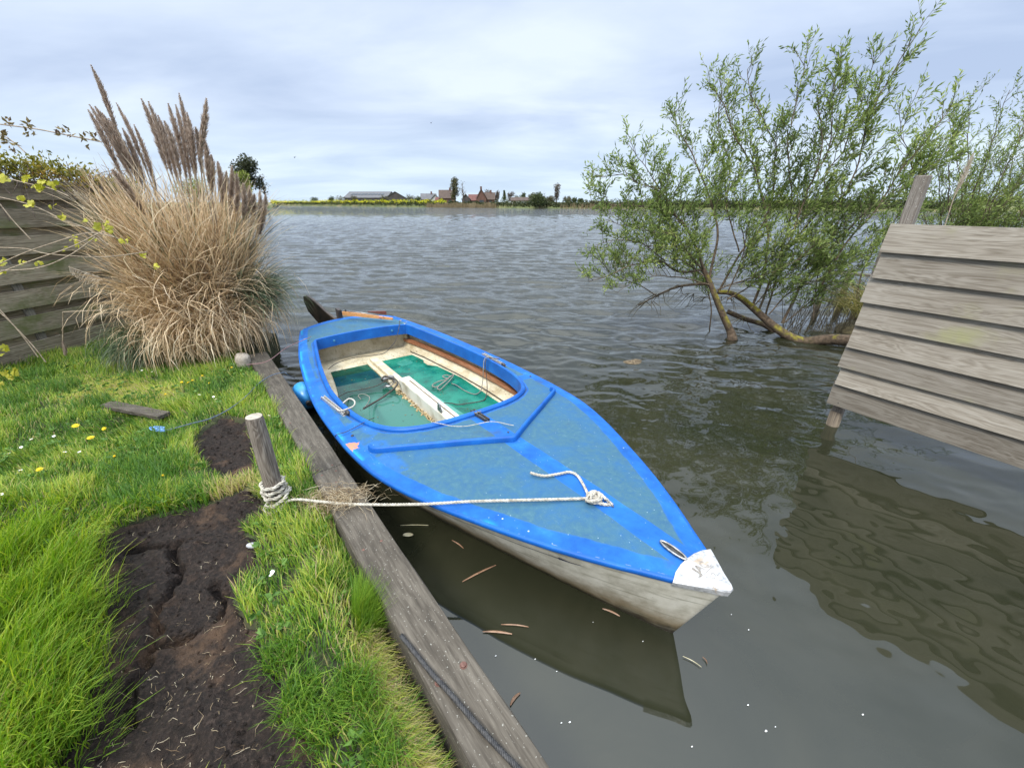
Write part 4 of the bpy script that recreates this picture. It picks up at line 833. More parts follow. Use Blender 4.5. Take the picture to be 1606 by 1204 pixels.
# loose lines in and on the boat: things of their own
def wr(name, P, r, m_, label, cat='line', rope=False, group=None):
    mb = MB(); P = resample(np.asarray(P), .01); (mb.rope(P, r) if rope else mb.tube(P, r, 6)); return tag(mb.build(name, m_, smooth=True), label, cat, group)
A = at
wr('black_line', [A(627, 503, .44), A(626, 512, .43), A(624, 522, .36), A(620, 535, .28), A(612, 545, .22), A(602, 554, .16), A(585, 557, .14), A(560, 560, .14), A(540, 565, .14), A(525, 571, .14), A(515, 579, .15)], .0045, MBLK, 'thin black line curving over the aft bulkhead inside the boat')
wr('mainsheet', [A(531, 622, .32), A(545, 615, .14), A(565, 611, .13), A(590, 605, .14), A(604, 597, .17), A(612, 590, .20)], .005, MDRP, 'dark line crossing the wet green floor towards the central block')
wr('mainsheet_tail', [A(571, 640, .36), A(585, 632, .14), A(600, 623, .14), A(612, 614, .16), A(620, 607, .19), A(624, 600, .2), A(619, 594, .2), A(612, 592, .2), A(603, 590, .2), A(598, 595, .19)], .010, MDRP, 'thick dark sheet running from the central block towards the near side')
wr('sheet_loop', [A(569, 642, .35), A(578, 630, .13), A(579, 622, .13), A(570, 618, .13), A(562, 620, .13), A(566, 626, .13)], .004, MGRP, 'small loop of grey line on the wet side of the floor')
c_ = A(607, 591, .20); o = empty('sheet_block', (c_[0], c_[1], zf_+.07)); tag(o, 'grey pulley block with swivel cleat lying on the central rib of the boat', 'pulley block')
MB().ball((.03, .02, .03), .045, 16, 9, sq=(1, .8, .6)).build('sheave_cover', noisy('dull_grey', (.10, .10, .10), (.30, .29, .28), 40, .5), o, smooth=True)
MB().tube([(.06, -.01, .03), (.10, -.07, .01), (.07, -.14, .0), (.0, -.17, .0)], .006, 6).build('arm', MMET, o, smooth=True)
MB().box((-.03, .0, .015), (.06, .07, .05), Matrix.Rotation(.7, 3, 'Z')).build('bracket', MMET, o, bevel=.006); MB().ball((.05, -.16, .005), .022, 10, 6, sq=(1.6, .8, .6)).build('cam_cleat', MMET, o, smooth=True)
o = wr('coiled_sheet', [A(708, 590, .12), A(700, 588, .13), A(694, 590, .13), A(702, 593, .15), A(712, 587, .15), A(706, 596, .13), A(697, 605, .12), A(690, 611, .12), A(686, 608, .12), A(692, 602, .12), A(701, 595, .13), A(708, 589, .15), A(699, 595, .14), A(688, 598, .12), A(679, 603, .12), A(679, 606, .12), A(686, 606, .12), A(698, 598, .14), A(710, 588, .15)], .006, MGRP, 'small coil of grey brown sheet lying on the bright green floor')
wr('hanging_sheet', [A(782, 562, .42), A(772, 561, .425), A(763, 560, .43), A(759, 566, .40), A(758, 580, .32), A(757, 597, .2), A(754, 612, .12), A(745, 618, .11), A(730, 613, .11), A(716, 604, .11), A(708, 601, .11)], .0045, MGRP, 'grey sheet hanging from the far side cleat down to the green floor')
wr('hanging_sheet', [A(784, 563, .42), A(774, 562, .425), A(765, 561, .43), A(761, 570, .38), A(763, 590, .25), A(764, 610, .15), A(762, 622, .11), A(757, 628, .11), A(735, 632, .11), A(718, 634, .11), A(708, 632, .11), A(694, 632, .14)], .0045, MDRP, 'darker sheet hanging over the far coaming and trailing to the centreboard case')
wr('near_sheet', [A(527, 640, .40), A(533, 644, .405), A(545, 641, .41), A(555, 636, .425), A(556, 629, .435), A(548, 625, .43), A(538, 632, .41)], .007, noisy('pale_sheet', (.30, .28, .24), (.55, .52, .46), 120, .8), 'pale grey sheet looped round the near coaming by the track', 'line')
wr('white_line', [A(676, 661, .47), A(690, 664, .45), A(710, 668, .45), A(732, 668, .45), A(752, 664, .455), A(768, 661, .46), A(782, 662, .46), A(795, 665, .46), A(806, 667, .46)], .0028, MROPE, 'thin white line lying on the foredeck behind the breakwater')
wr('shroud_line', [A(587, 655, .44), A(575, 660, .41), A(555, 671, .40), A(540, 678, .40), A(527, 682, .39), A(526, 690, .30), A(528, 704, .2), A(531, 718, .06)], .003, MBLK, 'thin black line over the near coaming and down the side of the hull')
# fender between boat and bank
o = empty('fender', (*A(478, 622, .14)[:2], .04), TH); tag(o, 'faded blue round fender between the boat and the far edge beam', 'fender')
MFE = noisy('fender_blue', (.015, .13, .40), (.04, .26, .58), 8, .35, c3=(.05, .40, .62))
MB().ball((0, 0, .11), .13, 24, 16, sq=(1.35, .9, 1.1)).build('ball', MFE, o, smooth=True); MB().tube([(.14, 0, .11), (.20, 0, .10)], .025, 10).build('neck', MBLK, o)
# ------------------------------------------------------------ right hand clapboard fence
MCL = wood('grey_clapboard', (.14, .115, .085), (.235, .205, .163), (.32, .288, .24), .8, .85, moss=(.27, .26, .13), mossamt=.2, mossscale=1.3, fine=(75, 2.6), gw=.16)
MPO = wood('grey_post', (.07, .055, .045), (.16, .135, .11), (.28, .25, .215), 1.2, .9, axis=2, spots=(.45, .43, .38))
MPW = wood('wet_post', (.012, .010, .008), (.10, .075, .05), (.20, .16, .11), 1.2, .7, moss=(.30, .24, .05), mossamt=.4, axis=2)
fc = at(1300, 672, 0); fd = np.array([3.60, 2.37])-fc[:2]; fd /= np.linalg.norm(fd); fa = math.atan2(fd[1], fd[0])
o = empty('clapboard_fence', (fc[0], fc[1], 0), fa); tag(o, 'grey weathered clapboard fence standing over the water', 'fence')
ys = [351.6, 396.5, 437, 476, 512, 546.5, 578, 604.5, 636]; zb_ = []
for y in ys:
    r_ = ray(lerp(1399, 1303, (y-351.6)/284.4), y); zb_.append(H+r_[2]*fc[1]/r_[1])
tints = [(1., 1., .98), (.86, .86, .84), (1.12, 1.12, 1.12), (.92, .92, .88), (.96, .97, .86), (1., 1., .88), (.92, .86, .86), (1.02, .98, .99)]
FL = 4.2
for k in range(8):
    zt, zl = zb_[k], zb_[k+1]; flush = k == 7
    top_in = .004 if not flush else .012; bot_out = .036 if not flush else .016; ov = .02 if k else 0
    mb = MB(); nseg = 40; G = []
    for i in range(nseg+1):
        x = -.075+.012*math.sin(k*2.3)+(FL)*i/nseg; e_ = .002*float(perlin(np.array(x*2.+k*9), np.array(k*3.1)))
        G.append([(x, .02, zt+ov), (x, -top_in+e_, zt+ov), (x, -bot_out-.004+e_, zl+.003), (x, -bot_out-.002+e_, zl), (x, -bot_out+.022, zl), (x, .02, zt+ov)])
    mb.grid(G); mb.add(G[0][:5], [(0, 1, 2, 3, 4)]); mb.add(G[-1][:5], [(4, 3, 2, 1, 0)]); bd_ = mb.build('board', MCL, o)
    for xn in (.005, 1.9):
        zn = zl+.035; MB().ball((xn, -bot_out-.002+(.012 if not flush else 0), zn), .0065, 8, 5, sq=(1, .4, 1)).build('nail_head', MBLK, bd_)
for x, zt in ((-.01, 2.13), (1.9, 1.75), (3.9, 1.75)):
    MB().tube([(x, .085, -.7), (x, .085, .16)], .052, 12).build('post_foot', MPW, o, smooth=True)
    MB().box((x+.005, .085, (.16+zt)/2), (.082, .08, zt-.16)).build('post', MPO, o, bevel=.006)
MB().tube([(2.2, .06, 1.1), (2.205, -.03, 1.1)], .004, 6).build('nail', MBLK, o)
# ------------------------------------------------------------ left fence of lapped boards
MLF = wood('dark_fence_board', (.085, .068, .042), (.25, .208, .142), (.42, .365, .27), 1., .9, moss=(.11, .13, .035), mossamt=.55, mossscale=1.6)
MLP = wood('fence_batten', (.08, .07, .055), (.16, .145, .12), (.24, .22, .18), 1., .9, axis=2)
fdir = unit(np.array([.205, .979])); la = math.atan2(fdir[1], fdir[0]); l0 = at(0, 580, .3)
o = empty('board_fence', (l0[0], l0[1], .3), la); tag(o, 'dark mossy fence of lapped horizontal boards behind the pampas grass', 'fence')
LEN0, LEN1 = -5.0, 1.75
for k in range(7):
    z0_ = .02+.275*k
    for yy, zz, hh_, nm in ((-.03, z0_, .19, 'front_board'), (.03, z0_+.15, .17, 'back_board')):
        if k == 6 and nm == 'back_board': continue
        mb = MB(); nb = 30; G = []
        e1_ = LEN1-.05*random.random()
        for i in range(nb+1):
            x = lerp(LEN0, e1_, i/nb); w1 = .008*float(perlin(np.array(x*1.2), np.array(k*2.7+yy*50)))
            G.append([(x, yy-.010, zz+w1), (x, yy+.010, zz+w1), (x, yy+.010, zz+hh_+w1), (x, yy-.010, zz+hh_+w1), (x, yy-.010, zz+w1)])
        mb.grid(G); mb.add(G[0][:4], [(3, 2, 1, 0)]); mb.add(G[-1][:4], [(0, 1, 2, 3)]); mb.build(nm, MLF, o)
for x in (-4.6, -3, -1.4, .45, 1.65):
    MB().box((x, .0, .85), (.075, .036, 1.95)).build('batten', MLP, o)
MB().box((1.72, .08, .8), (.10, .10, 2.2)).build('post', MLP, o, bevel=.005)
# ------------------------------------------------------------ creeper heaped on the fence top and lime leaved vine
MTW = noisy('dry_twig', (.09, .065, .05), (.24, .19, .15), 40, .9, bstr=.2)
MTL = noisy('pale_twig', (.20, .15, .10), (.42, .34, .25), 40, .8, bstr=.2)
MVL = leafmat('vine_leaf_olive', [(0, (.08, .085, .015)), (.5, (.24, .23, .04)), (.85, (.46, .34, .07)), (1, (.50, .28, .10))], .4)
MVY = leafmat('vine_leaf_lime', [(0, (.26, .27, .03)), (1, (.56, .52, .08))], .35)
o = empty('creeper', (l0[0], l0[1], 2.2), 0); tag(o, 'tangled creeper with small olive and yellow leaves heaped along the fence top', 'creeper')
o.location = (0, 0, 0)
def fpt(x, y, z): return np.array([l0[0]+fdir[0]*x-fdir[1]*y, l0[1]+fdir[1]*x+fdir[0]*y, z])
mb = MB(); lc, ldd = [], []
for k in range(330):
    x = random.uniform(-2.2, 1.9); top = 2.36+.10*math.sin(x*2.1)+random.gauss(0, .06)-(.10 if x > 1.4 else 0)
    p0 = fpt(x, random.gauss(0, .10), 2.0+random.random()*.12); a = random.uniform(-1, 1); ln_ = random.uniform(.25, .8)
    P = [p0, p0+np.array([fdir[0]*a*ln_*.5, fdir[1]*a*ln_*.5, random.uniform(.0, .24)]), p0+np.array([fdir[0]*a*ln_, fdir[1]*a*ln_, random.uniform(-.22, .32)])+RG.normal(size=3)*.06]
    mb.tube(resample(P, .07), .0045*random.uniform(.5, 1.3), 4, cap=False)
mb.build('stems', MTW, o)
n = 7000; x = RG.uniform(-2.2, 2.0, n); bl_ = RG.normal(size=n)*.07
zt = 2.27+.06*np.sin(x*2.1)+.05*fbm(x*2.5, x*0+3, 3)-.12*sstep(1.3, 2.0, x); z = zt+RG.normal(size=n)*.06-.16*RG.random(n)**2
c = np.stack([l0[0]+fdir[0]*x-fdir[1]*bl_, l0[1]+fdir[1]*x+fdir[0]*bl_, z], 1); D = unit(RG.normal(size=(n, 3))+[0, 0, .9])
V, Fq = leaves(c, D, RG.uniform(.03, .065, n), RG.uniform(.015, .03, n)); tn = np.clip(.5+.35*fbm(x*2, z*4, 2)+RG.normal(size=n)*.2, 0, 1)
np_mesh('foliage', V, Fq, MVL, o, attrs={'tint': np.repeat(tn, 4)})
def lobed(c, nrm, r, rot):
    """a small five-lobed vine leaf"""
    nrm = unit(np.asarray(nrm, float)); a = np.cross(nrm, [.3, .2, 1]); a = unit(a); b_ = np.cross(nrm, a); V = [c]
    for k in range(20):
        th_ = 2*math.pi*k/20+rot; rr_ = r*(.66+.34*abs(math.cos(2.5*(th_-rot)))**.7)*(1 if k else .35)
        V.append(c+(a*math.cos(th_)+b_*math.sin(th_))*rr_+nrm*r*.12*math.sin(th_*2))
    return V, [(0, 1+k, 1+(k+1) % 20) for k in range(20)]
o = empty('grape_vine', (0, 0, 0)); tag(o, 'leggy vine with pale stems and lime yellow leaves arching in front of the fence', 'vine')
VY = 3.6; strands = [([(0, 195), (60, 203), (110, 213), (160, 223)], 3.4), ([(-10, 205), (20, 222), (40, 240)], 3.5), ([(-5, 275), (40, 287), (80, 296), (108, 308)], 3.6), ([(-5, 308), (50, 322), (100, 345), (140, 360), (170, 385)], 3.5),
    ([(-8, 418), (30, 400), (80, 382), (140, 365), (180, 372)], 3.4), ([(-8, 430), (60, 405), (110, 388), (155, 366)], 3.3), ([(-8, 425), (60, 420), (110, 400), (150, 372)], 3.2), ([(-8, 388), (40, 390), (75, 398), (160, 403), (230, 395)], 3.5), ([(0, 320), (20, 345), (48, 375)], 3.6), ([(-8, 500), (0, 490), (50, 540), (72, 568)], 3.6), ([(-5, 480), (30, 520), (60, 560)], 3.7)]
mb = MB()
for pts, yy in strands: mb.tube(resample([aty(a, b_, yy) for a, b_ in pts], .05), .0042, 5)
mb.build('stems', MTL, o)
lv = [(6, 280, 13), (34, 281, 10), (45, 280, 9), (55, 291, 12), (66, 287, 11), (84, 290, 11), (62, 295, 10), (32, 310, 9), (48, 321, 10), (82, 322, 7), (95, 338, 9), (132, 344, 7), (150, 357, 12), (172, 360, 11), (165, 352, 8), (147, 374, 7), (190, 380, 8), (225, 401, 7), (5, 410, 13), (35, 413, 7), (60, 414, 7), (5, 425, 8), (115, 372, 7), (101, 391, 5), (120, 383, 6), (4, 545, 10), (6, 552, 9), (8, 585, 14), (24, 583, 12), (15, 590, 11), (2, 604, 7), (243, 417, 7), (197, 376, 6)]
Vv, Ff, Tn = [], [], []
for a, b_, r_ in lv:
    for rep in range(4):
        c_ = aty(a+random.uniform(-5, 5), b_+random.uniform(-4, 4), 3.45+random.uniform(-.06, .06)); V, f_ = lobed(c_, RG.normal(size=3)+np.array([0, -1.2, .8]), r_*.0050*random.uniform(.3, .6), random.uniform(0, 6)); bb = len(Vv)
        Vv += list(V); Ff += [tuple(i+bb for i in q) for q in f_]; Tn += [random.random()]*len(V)
np_mesh('leaves', np.array(Vv), np.array(Ff), MVY, o, attrs={'tint': Tn})
# small buds along the top strand
n = 90; pts = np.array([aty(a, b_, 3.4) for a, b_ in [(12, 193), (44, 196), (95, 206), (110, 210), (148, 217), (133, 220), (6, 212), (8, 216), (18, 228), (46, 210)] for _ in range(9)])+RG.normal(size=(n, 3))*.012
V, Fq = leaves(pts, unit(RG.normal(size=(n, 3))+[0, 0, .6]), .04, .018); bu_ = np_mesh('leaf_buds', V, Fq, leafmat('bud_brown', [(0, (.10, .06, .03)), (1, (.28, .22, .08))], .2), o, attrs={'tint': np.repeat(RG.random(n), 4)}); bu_['kind'] = 'stuff'
# ------------------------------------------------------------ pampas grass
MPD = leafmat('pampas_dry', [(0, (.16, .10, .05)), (.45, (.50, .36, .21)), (.8, (.74, .58, .38)), (1, (.82, .71, .52))], .3)
MPG = leafmat('pampas_green', [(0, (.035, .055, .028)), (.6, (.09, .13, .065)), (1, (.20, .23, .12))], .2)
MPL = leafmat('pampas_plume', [(0, (.20, .15, .12)), (.5, (.46, .37, .30)), (1, (.70, .60, .50))], .45)
MPP = leafmat('pampas_pale_plume', [(0, (.35, .30, .23)), (1, (.62, .56, .46))], .25)
PC = np.array([-3.85, 4.95, .3]); o = empty('pampas_grass', PC); tag(o, 'big dry pampas grass clump with tall brown plumes beside the left fence', 'pampas grass'); PO = o
o.location = (0, 0, 0)
def arch(base, az, el, ln_, droop, k=12, curl=0.):
    """curved blades: start direction (az, el), bending down along their length"""
    n = len(base); P = np.zeros((n, k, 3)); P[:, 0] = base; e_ = el.copy(); a_ = az.copy(); st_ = ln_/(k-1)
    cw = RG.normal(size=n)*curl
    for i in range(1, k):
        e_ = e_-droop*(i/k)**1.1/(k*.5); e_ = np.maximum(e_, -1.5); a_ = a_+cw/(k)*(i/k)*2+RG.normal(size=n)*curl*.12
        P[:, i] = P[:, i-1]+np.stack([np.cos(e_)*np.cos(a_), np.cos(e_)*np.sin(a_), np.sin(e_)], 1)*st_[:, None]
    P[..., 2] = np.maximum(P[..., 2], .27+.02*RG.random((n, 1))); return P
def squeeze(P): P = P.copy(); dx = P[..., 0]-PC[0]; P[..., 0] = PC[0]+np.where(dx < 0, dx*.60, dx*.88); return P
def blade_set(name, n, cx, rx, ry, elr, lnr, drr, mt, w, curl, tint, azc=None, azs=3.2):
    u = RG.random(n)**.5; a = RG.uniform(0, 2*math.pi, n); base = np.stack([cx[0]+rx*u*np.cos(a), cx[1]+ry*u*np.sin(a), np.full(n, .3)], 1)
    az = a*1.+RG.normal(size=n)*.6 if azc is None else RG.normal(size=n)*azs+azc
    el = RG.uniform(*elr, n); ln_ = RG.uniform(*lnr, n); dr = RG.uniform(*drr, n); P = arch(base, az, el, ln_, dr, 13, curl); P = squeeze(P) if PO.name.startswith('pampas') else P
    T = unit(P[:, 3]-P[:, 0]); sd_ = cross2(T); prof = np.sin(np.linspace(.35, math.pi*.985, 13))**.6
    V, Fq = ribbons(P, w*RG.uniform(.6, 1.3, (n, 1))*prof[None, :], sd_); tt = np.clip(RG.normal(size=n)*tint[1]+tint[0], 0, 1)
    return np_mesh(name, V, Fq, mt, PO, attrs={'tint': np.repeat(tt, 26)})
blade_set('dry_leaves', 2700, PC+[.0, 0, 0], .46, .42, (1.15, 1.57), (.8, 1.75), (.7, 3.0), MPD, .010, 2.4, (.5, .25))
blade_set('dry_leaves', 2300, PC+[.08, 0, 0], .44, .40, (1.33, 1.57), (1.2, 2.15), (.25, 1.5), MPD, .011, 1.8, (.6, .25))
blade_set('dry_leaves', 1800, PC+[.25, -.1, 0], .34, .35, (1.1, 1.55), (.7, 1.35), (2.0, 4.6), MPD, .010, 2.4, (.62, .25), -.3, .9)
blade_set('dry_leaves', 1400, PC+[0, -.25, 0], .58, .25, (.8, 1.45), (.5, 1.05), (1.8, 4.8), MPD, .009, 2.2, (.68, .22), -1.5, .8)
blade_set('green_leaves', 1000, PC+[.32, .2, 0], .28, .25, (1.1, 1.5), (.9, 1.4), (1.3, 2.8), MPG, .009, .4, (.55, .3), .0, .5)
blade_set('green_leaves', 2400, PC+[-.40, -.25, 0], .50, .25, (.5, 1.25), (.45, .9), (1.6, 3.8), MPG, .008, .7, (.45, .3), -1.8, .7)
blade_set('green_leaves', 400, PC+[0, .1, 0], .5, .4, (1.25, 1.57), (1.3, 1.9), (.3, 1.1), MPG, .009, .3, (.6, .25))
blade_set('dry_stalks', 420, PC+[.0, 0, 0], .5, .35, (1.3, 1.57), (1.1, 2.1), (.05, .4), MPD, .012, .15, (.6, .2))
def plume(P, n, L_, mt, name, wmax=.10, droop=.0):
    """a feathery seed head along the curve P (base to tip)"""
    P = resample(P, .02); T = unit(np.gradient(P, axis=0)); m_ = len(P); f = RG.random(n)**.85; i = np.clip((f*(m_-1)).astype(int), 0, m_-1)
    d = unit(RG.normal(size=(n, 3))); d = unit(T[i]*1.5+d*.85+np.array([0, 0, -droop])); env = (np.sin(np.clip(f, .02, .98)*math.pi*.90+.28)**.7)
    ln_ = L_*RG.uniform(.5, 1.2, n)*np.maximum(env, .22)
    q0 = P[i]; q1 = q0+d*ln_[:, None]*.5; q2 = q0+d*ln_[:, None]+np.array([0, 0, -droop*.05])
    V, Fq = ribbons(np.stack([q0, q1, q2], 1), np.tile([.004, .006, .0018], (n, 1)), cross2(d))
    tt = np.clip(.35+.3*f+RG.normal(size=n)*.2, 0, 1); return np_mesh(name, V, Fq, mt, PO, attrs={'tint': np.repeat(tt, 6)})
def c3(x, y): return x/2.508, 80+y/2.508
pls = [((355, 50), (450, 290)), ((345, 228), (460, 455)), ((350, 208), (500, 470)), ((372, 215), (485, 420)), ((455, 200), (560, 430)), ((400, 240), (520, 470)), ((425, 262), (540, 490)), ((525, 285), (600, 500)), ((555, 185), (640, 420)), ((582, 195), (662, 440)), ((645, 272), (700, 450)), ((660, 203), (722, 450)), ((690, 208), (742, 470)), ((703, 162), (752, 430)), ((768, 296), (790, 450)), ((812, 183), (788, 395)), ((803, 345), (818, 490)), ((830, 405), (830, 540)), ((856, 432), (872, 580)), ((912, 448), (905, 620)), ((930, 478), (930, 625)), ((956, 518), (958, 640)), ((980, 528), (970, 660)), ((1000, 560), (990, 672)), ((1022, 545), (1016, 690)), ((1045, 560), (1026, 695)), ((890, 470), (880, 600)), ((620, 250), (690, 480)), ((735, 240), (765, 450)), ((480, 300), (560, 500))]
stk_mb = MB()
for k, (tp_, bs) in enumerate(pls):
    yy = 5.0+RG.normal()*.16+(.25 if bs[1] > 520 else 0); tp3 = aty(*c3(*tp_), yy-.05); bs3 = aty(*c3(*bs), yy)
    rt = np.array([lerp(bs3[0], PC[0], .72)+RG.normal()*.12, PC[1]+RG.normal()*.15, .3])
    md = lerp(bs3, rt, .5)+np.array([.05, 0, .06]); axis = [bs3+(bs3-tp3)*.22, lerp(bs3, tp3, .5)+np.array([0.015, 0, .01]), tp3]
    s_ = MB().tube(resample([rt, md, bs3, lerp(bs3, tp3, .85)], .12), .0065, 5); s_.build('stalk', MTL, PO)
    plume(axis, 1500, .070 if k not in (0, 4, 7) else .055, MPL, 'plume')
for tp_, bs, mt, dr in [((290, 545), (480, 760), MPP, .15), ((440, 465), (570, 645), MPL, .1), ((270, 848), (510, 955), MPP, .9)]:
    yy = 4.45; tp3 = aty(*c3(*tp_), yy-.1); bs3 = aty(*c3(*bs), yy+.1); rt = np.array([lerp(bs3[0], PC[0], .7), PC[1]-.2, .3])
    MB().tube(resample([rt, lerp(bs3, rt, .45)+[0, 0, .05], bs3, tp3], .1), .006, 5).build('stalk', MTL, PO)
    plume([bs3, lerp(bs3, tp3, .5)+[0, 0, .03], tp3], 1300, .095, mt, 'plume', droop=dr)
# broken hanging stalk
q1, q2, q3, q4 = aty(*c3(400, 1020), 4.2), aty(*c3(248, 1026), 4.1), aty(*c3(247, 1140), 4.1), aty(*c3(255, 1192), 4.1)
MB().tube([q1, q2, q3], .006, 5).build('broken_stalk', MTL, PO); plume([q3, lerp(q3, q4, .5), q4], 260, .045, MPL, 'plume', droop=.4)
# ------------------------------------------------------------ willows
MWB = noisy('willow_bark', (.035, .026, .018), (.11, .08, .05), 14, .9, bstr=.8, bd=.012, c3=(.19, .145, .10), stretch=(1, 1, 1))
m, t, b = mat('mossy_bark', (.1, .08, .05), .95); v = coords(t); n1 = noise(t, v, 22, 5, .65); n2 = noise(t, v, 2.6, 4, .6)
c = ramp(t, n1, [(.3, (.025, .017, .010)), (.55, (.095, .066, .042)), (.8, (.20, .145, .10))]); gg = nd(t, 'ShaderNodeNewGeometry'); gs = nd(t, 'ShaderNodeSeparateXYZ'); t.links.new(gg.outputs['Normal'], gs.inputs[0])
mo = m2(t, 'MULTIPLY', mrange(t, n2, .47, .56), mrange(t, gs.outputs[2], -.3, .5)); c = mix(t, mo, c, ramp(t, n1, [(.3, (.10, .09, .01)), (.7, (.30, .26, .03))])); t.links.new(c, b.inputs['Base Color']); bump(t, b, n1, .9, .015); MMB = m
MWL = leafmat('willow_leaf', [(0, (.065, .095, .025)), (.5, (.20, .27, .070)), (.85, (.40, .47, .15)), (1, (.52, .54, .18))], .42)
MWT = noisy('willow_twig', (.05, .04, .025), (.14, .12, .07), 20, .85, bstr=0)
def willow(root, stems, leafn=7, twl=(.13, .30), seclen=(.32, .85), dens_=1.25, rng=random.Random(4), lsize=(.046, .085)):
    br, tw = MB(), MB(); LC, LD = [], []
    for P, r0, r1, leafy in stems:
        Q = resample(P, .06); m_ = len(Q); L_ = m_*.06
        wig = np.stack([fbm(np.arange(m_)*.09+rng.random()*50, np.full(m_, k*7.), 3) for k in range(3)], 1)*.05; wig *= np.linspace(0, .7, m_)[:, None]**.5; Q = Q+wig
        br.tube(Q, list(np.linspace(r0, r1, m_)), 6 if r0 > .012 else 5, cap=False)
        if not leafy: continue
        T = unit(np.gradient(Q, axis=0)); pos = leafy*L_
        while pos < L_*.99:
            i = min(m_-1, int(pos/.06)); f = pos/L_; base = Q[i]; d = unit(T[i]*.75+unit(np.array([rng.gauss(0, 1), rng.gauss(0, 1), rng.gauss(0, .8)]))*.75+np.array([.10, 0, .32]))
            sl_ = rng.uniform(*seclen)*(1.15-1.0*f); n2 = max(4, int(sl_/.05)); p = base.copy(); S2 = [p.copy()]
            for q in range(n2):
                d = unit(d+np.array([rng.gauss(0, .10)+.012, rng.gauss(0, .10), rng.gauss(0, .07)+.03])); p = p+d*.05; S2.append(p.copy())
                if q > 0:
                    for rep in range(1 if rng.random() < .75 else 2):
                        td = unit(d*.8+unit(np.array([rng.gauss(0, 1), rng.gauss(0, 1), rng.gauss(0, 1)]))*.7+np.array([0, 0, .25])); tl_ = rng.uniform(*twl)*(1.1-.5*q/n2)
                        e_ = p+td*tl_*.5; g_ = e_+unit(td+np.array([.05, 0, .15]))*tl_*.5; tw.tube([p, e_, g_], [.0022, .0016, .0010], 3, cap=False)
                        for u in range(leafn):
                            ff = (u+.6)/leafn; pp_ = lerp(p, e_, ff*2) if ff < .5 else lerp(e_, g_, ff*2-1); LC.append(pp_)
                            LD.append(unit(td*.8+unit(np.array([rng.gauss(0, 1), rng.gauss(0, 1), rng.gauss(0, 1)]))*.75+np.array([.12, 0, .05])))
            tw.tube(S2, list(np.linspace(.0048, .0018, len(S2))), 4, cap=False); pos += rng.uniform(.05, .13)/dens_
    br.build('branches', MWB, root, smooth=True); tw.build('twigs', MWT, root)
    LC = np.array(LC); LD = np.array(LD); n = len(LC); V, Fq = leaves(LC, LD, RG.uniform(*lsize, n), RG.uniform(.015, .024, n), .08)
    z = LC[:, 2]; tn = np.clip(.42+RG.normal(size=n)*.22+.25*fbm(LC[:, 0]*1.2, z*1.2, 2), 0, 1)
    np_mesh('foliage', V, Fq, MWL, root, attrs={'tint': np.repeat(tn, 4)}); print('willow leaves', n)
def w6(x, y, Y): return aty(880+x/2.15, y/2.15, Y)
def st6(pts, r0, r1, leafy, Y0=6.3, Y1=None): Y1 = Y1 or Y0; m_ = len(pts); return ([w6(a, b_, lerp(Y0, Y1, k/(m_-1))) for k, (a, b_) in enumerate(pts)], r0, r1, leafy)
o = empty('willow', (0, 0, 0)); tag(o, 'leaning waterside willow with mossy trunk and loose pale green foliage', 'tree')
ta = [w6(578, 1150, 6.05), w6(572, 1120, 6.1), w6(545, 1060, 6.15), w6(520, 1000, 6.2), w6(500, 950, 6.25), w6(478, 905, 6.3)]
MB().tube(resample(ta, .04), list(np.interp(np.linspace(0, 1, len(resample(ta, .04))), [0, .15, 1], [.078, .056, .034])), 12).build('trunk', MMB, o, smooth=True)
tb = [w6(1100, 1150, 5.2), w6(990, 1148, 5.5), w6(900, 1144, 5.75), w6(820, 1152, 5.9), w6(770, 1135, 6.0), w6(715, 1098, 6.15), w6(660, 1050, 6.3), w6(610, 1008, 6.4), w6(570, 988, 6.5), w6(530, 985, 6.5)]
MB().tube(resample(tb, .04), list(np.interp(np.linspace(0, 1, len(resample(tb, .04))), [0, .4, 1], [.088, .072, .034])), 12).build('fallen_trunk', MMB, o, smooth=True)
tb2 = [w6(560, 1050, 6.7), w6(620, 1075, 6.6), w6(690, 1098, 6.5), w6(740, 1140, 6.4), w6(760, 1165, 6.3)]
MB().tube(resample(tb2, .05), .04, 8).build('fallen_limb', MMB, o, smooth=True)
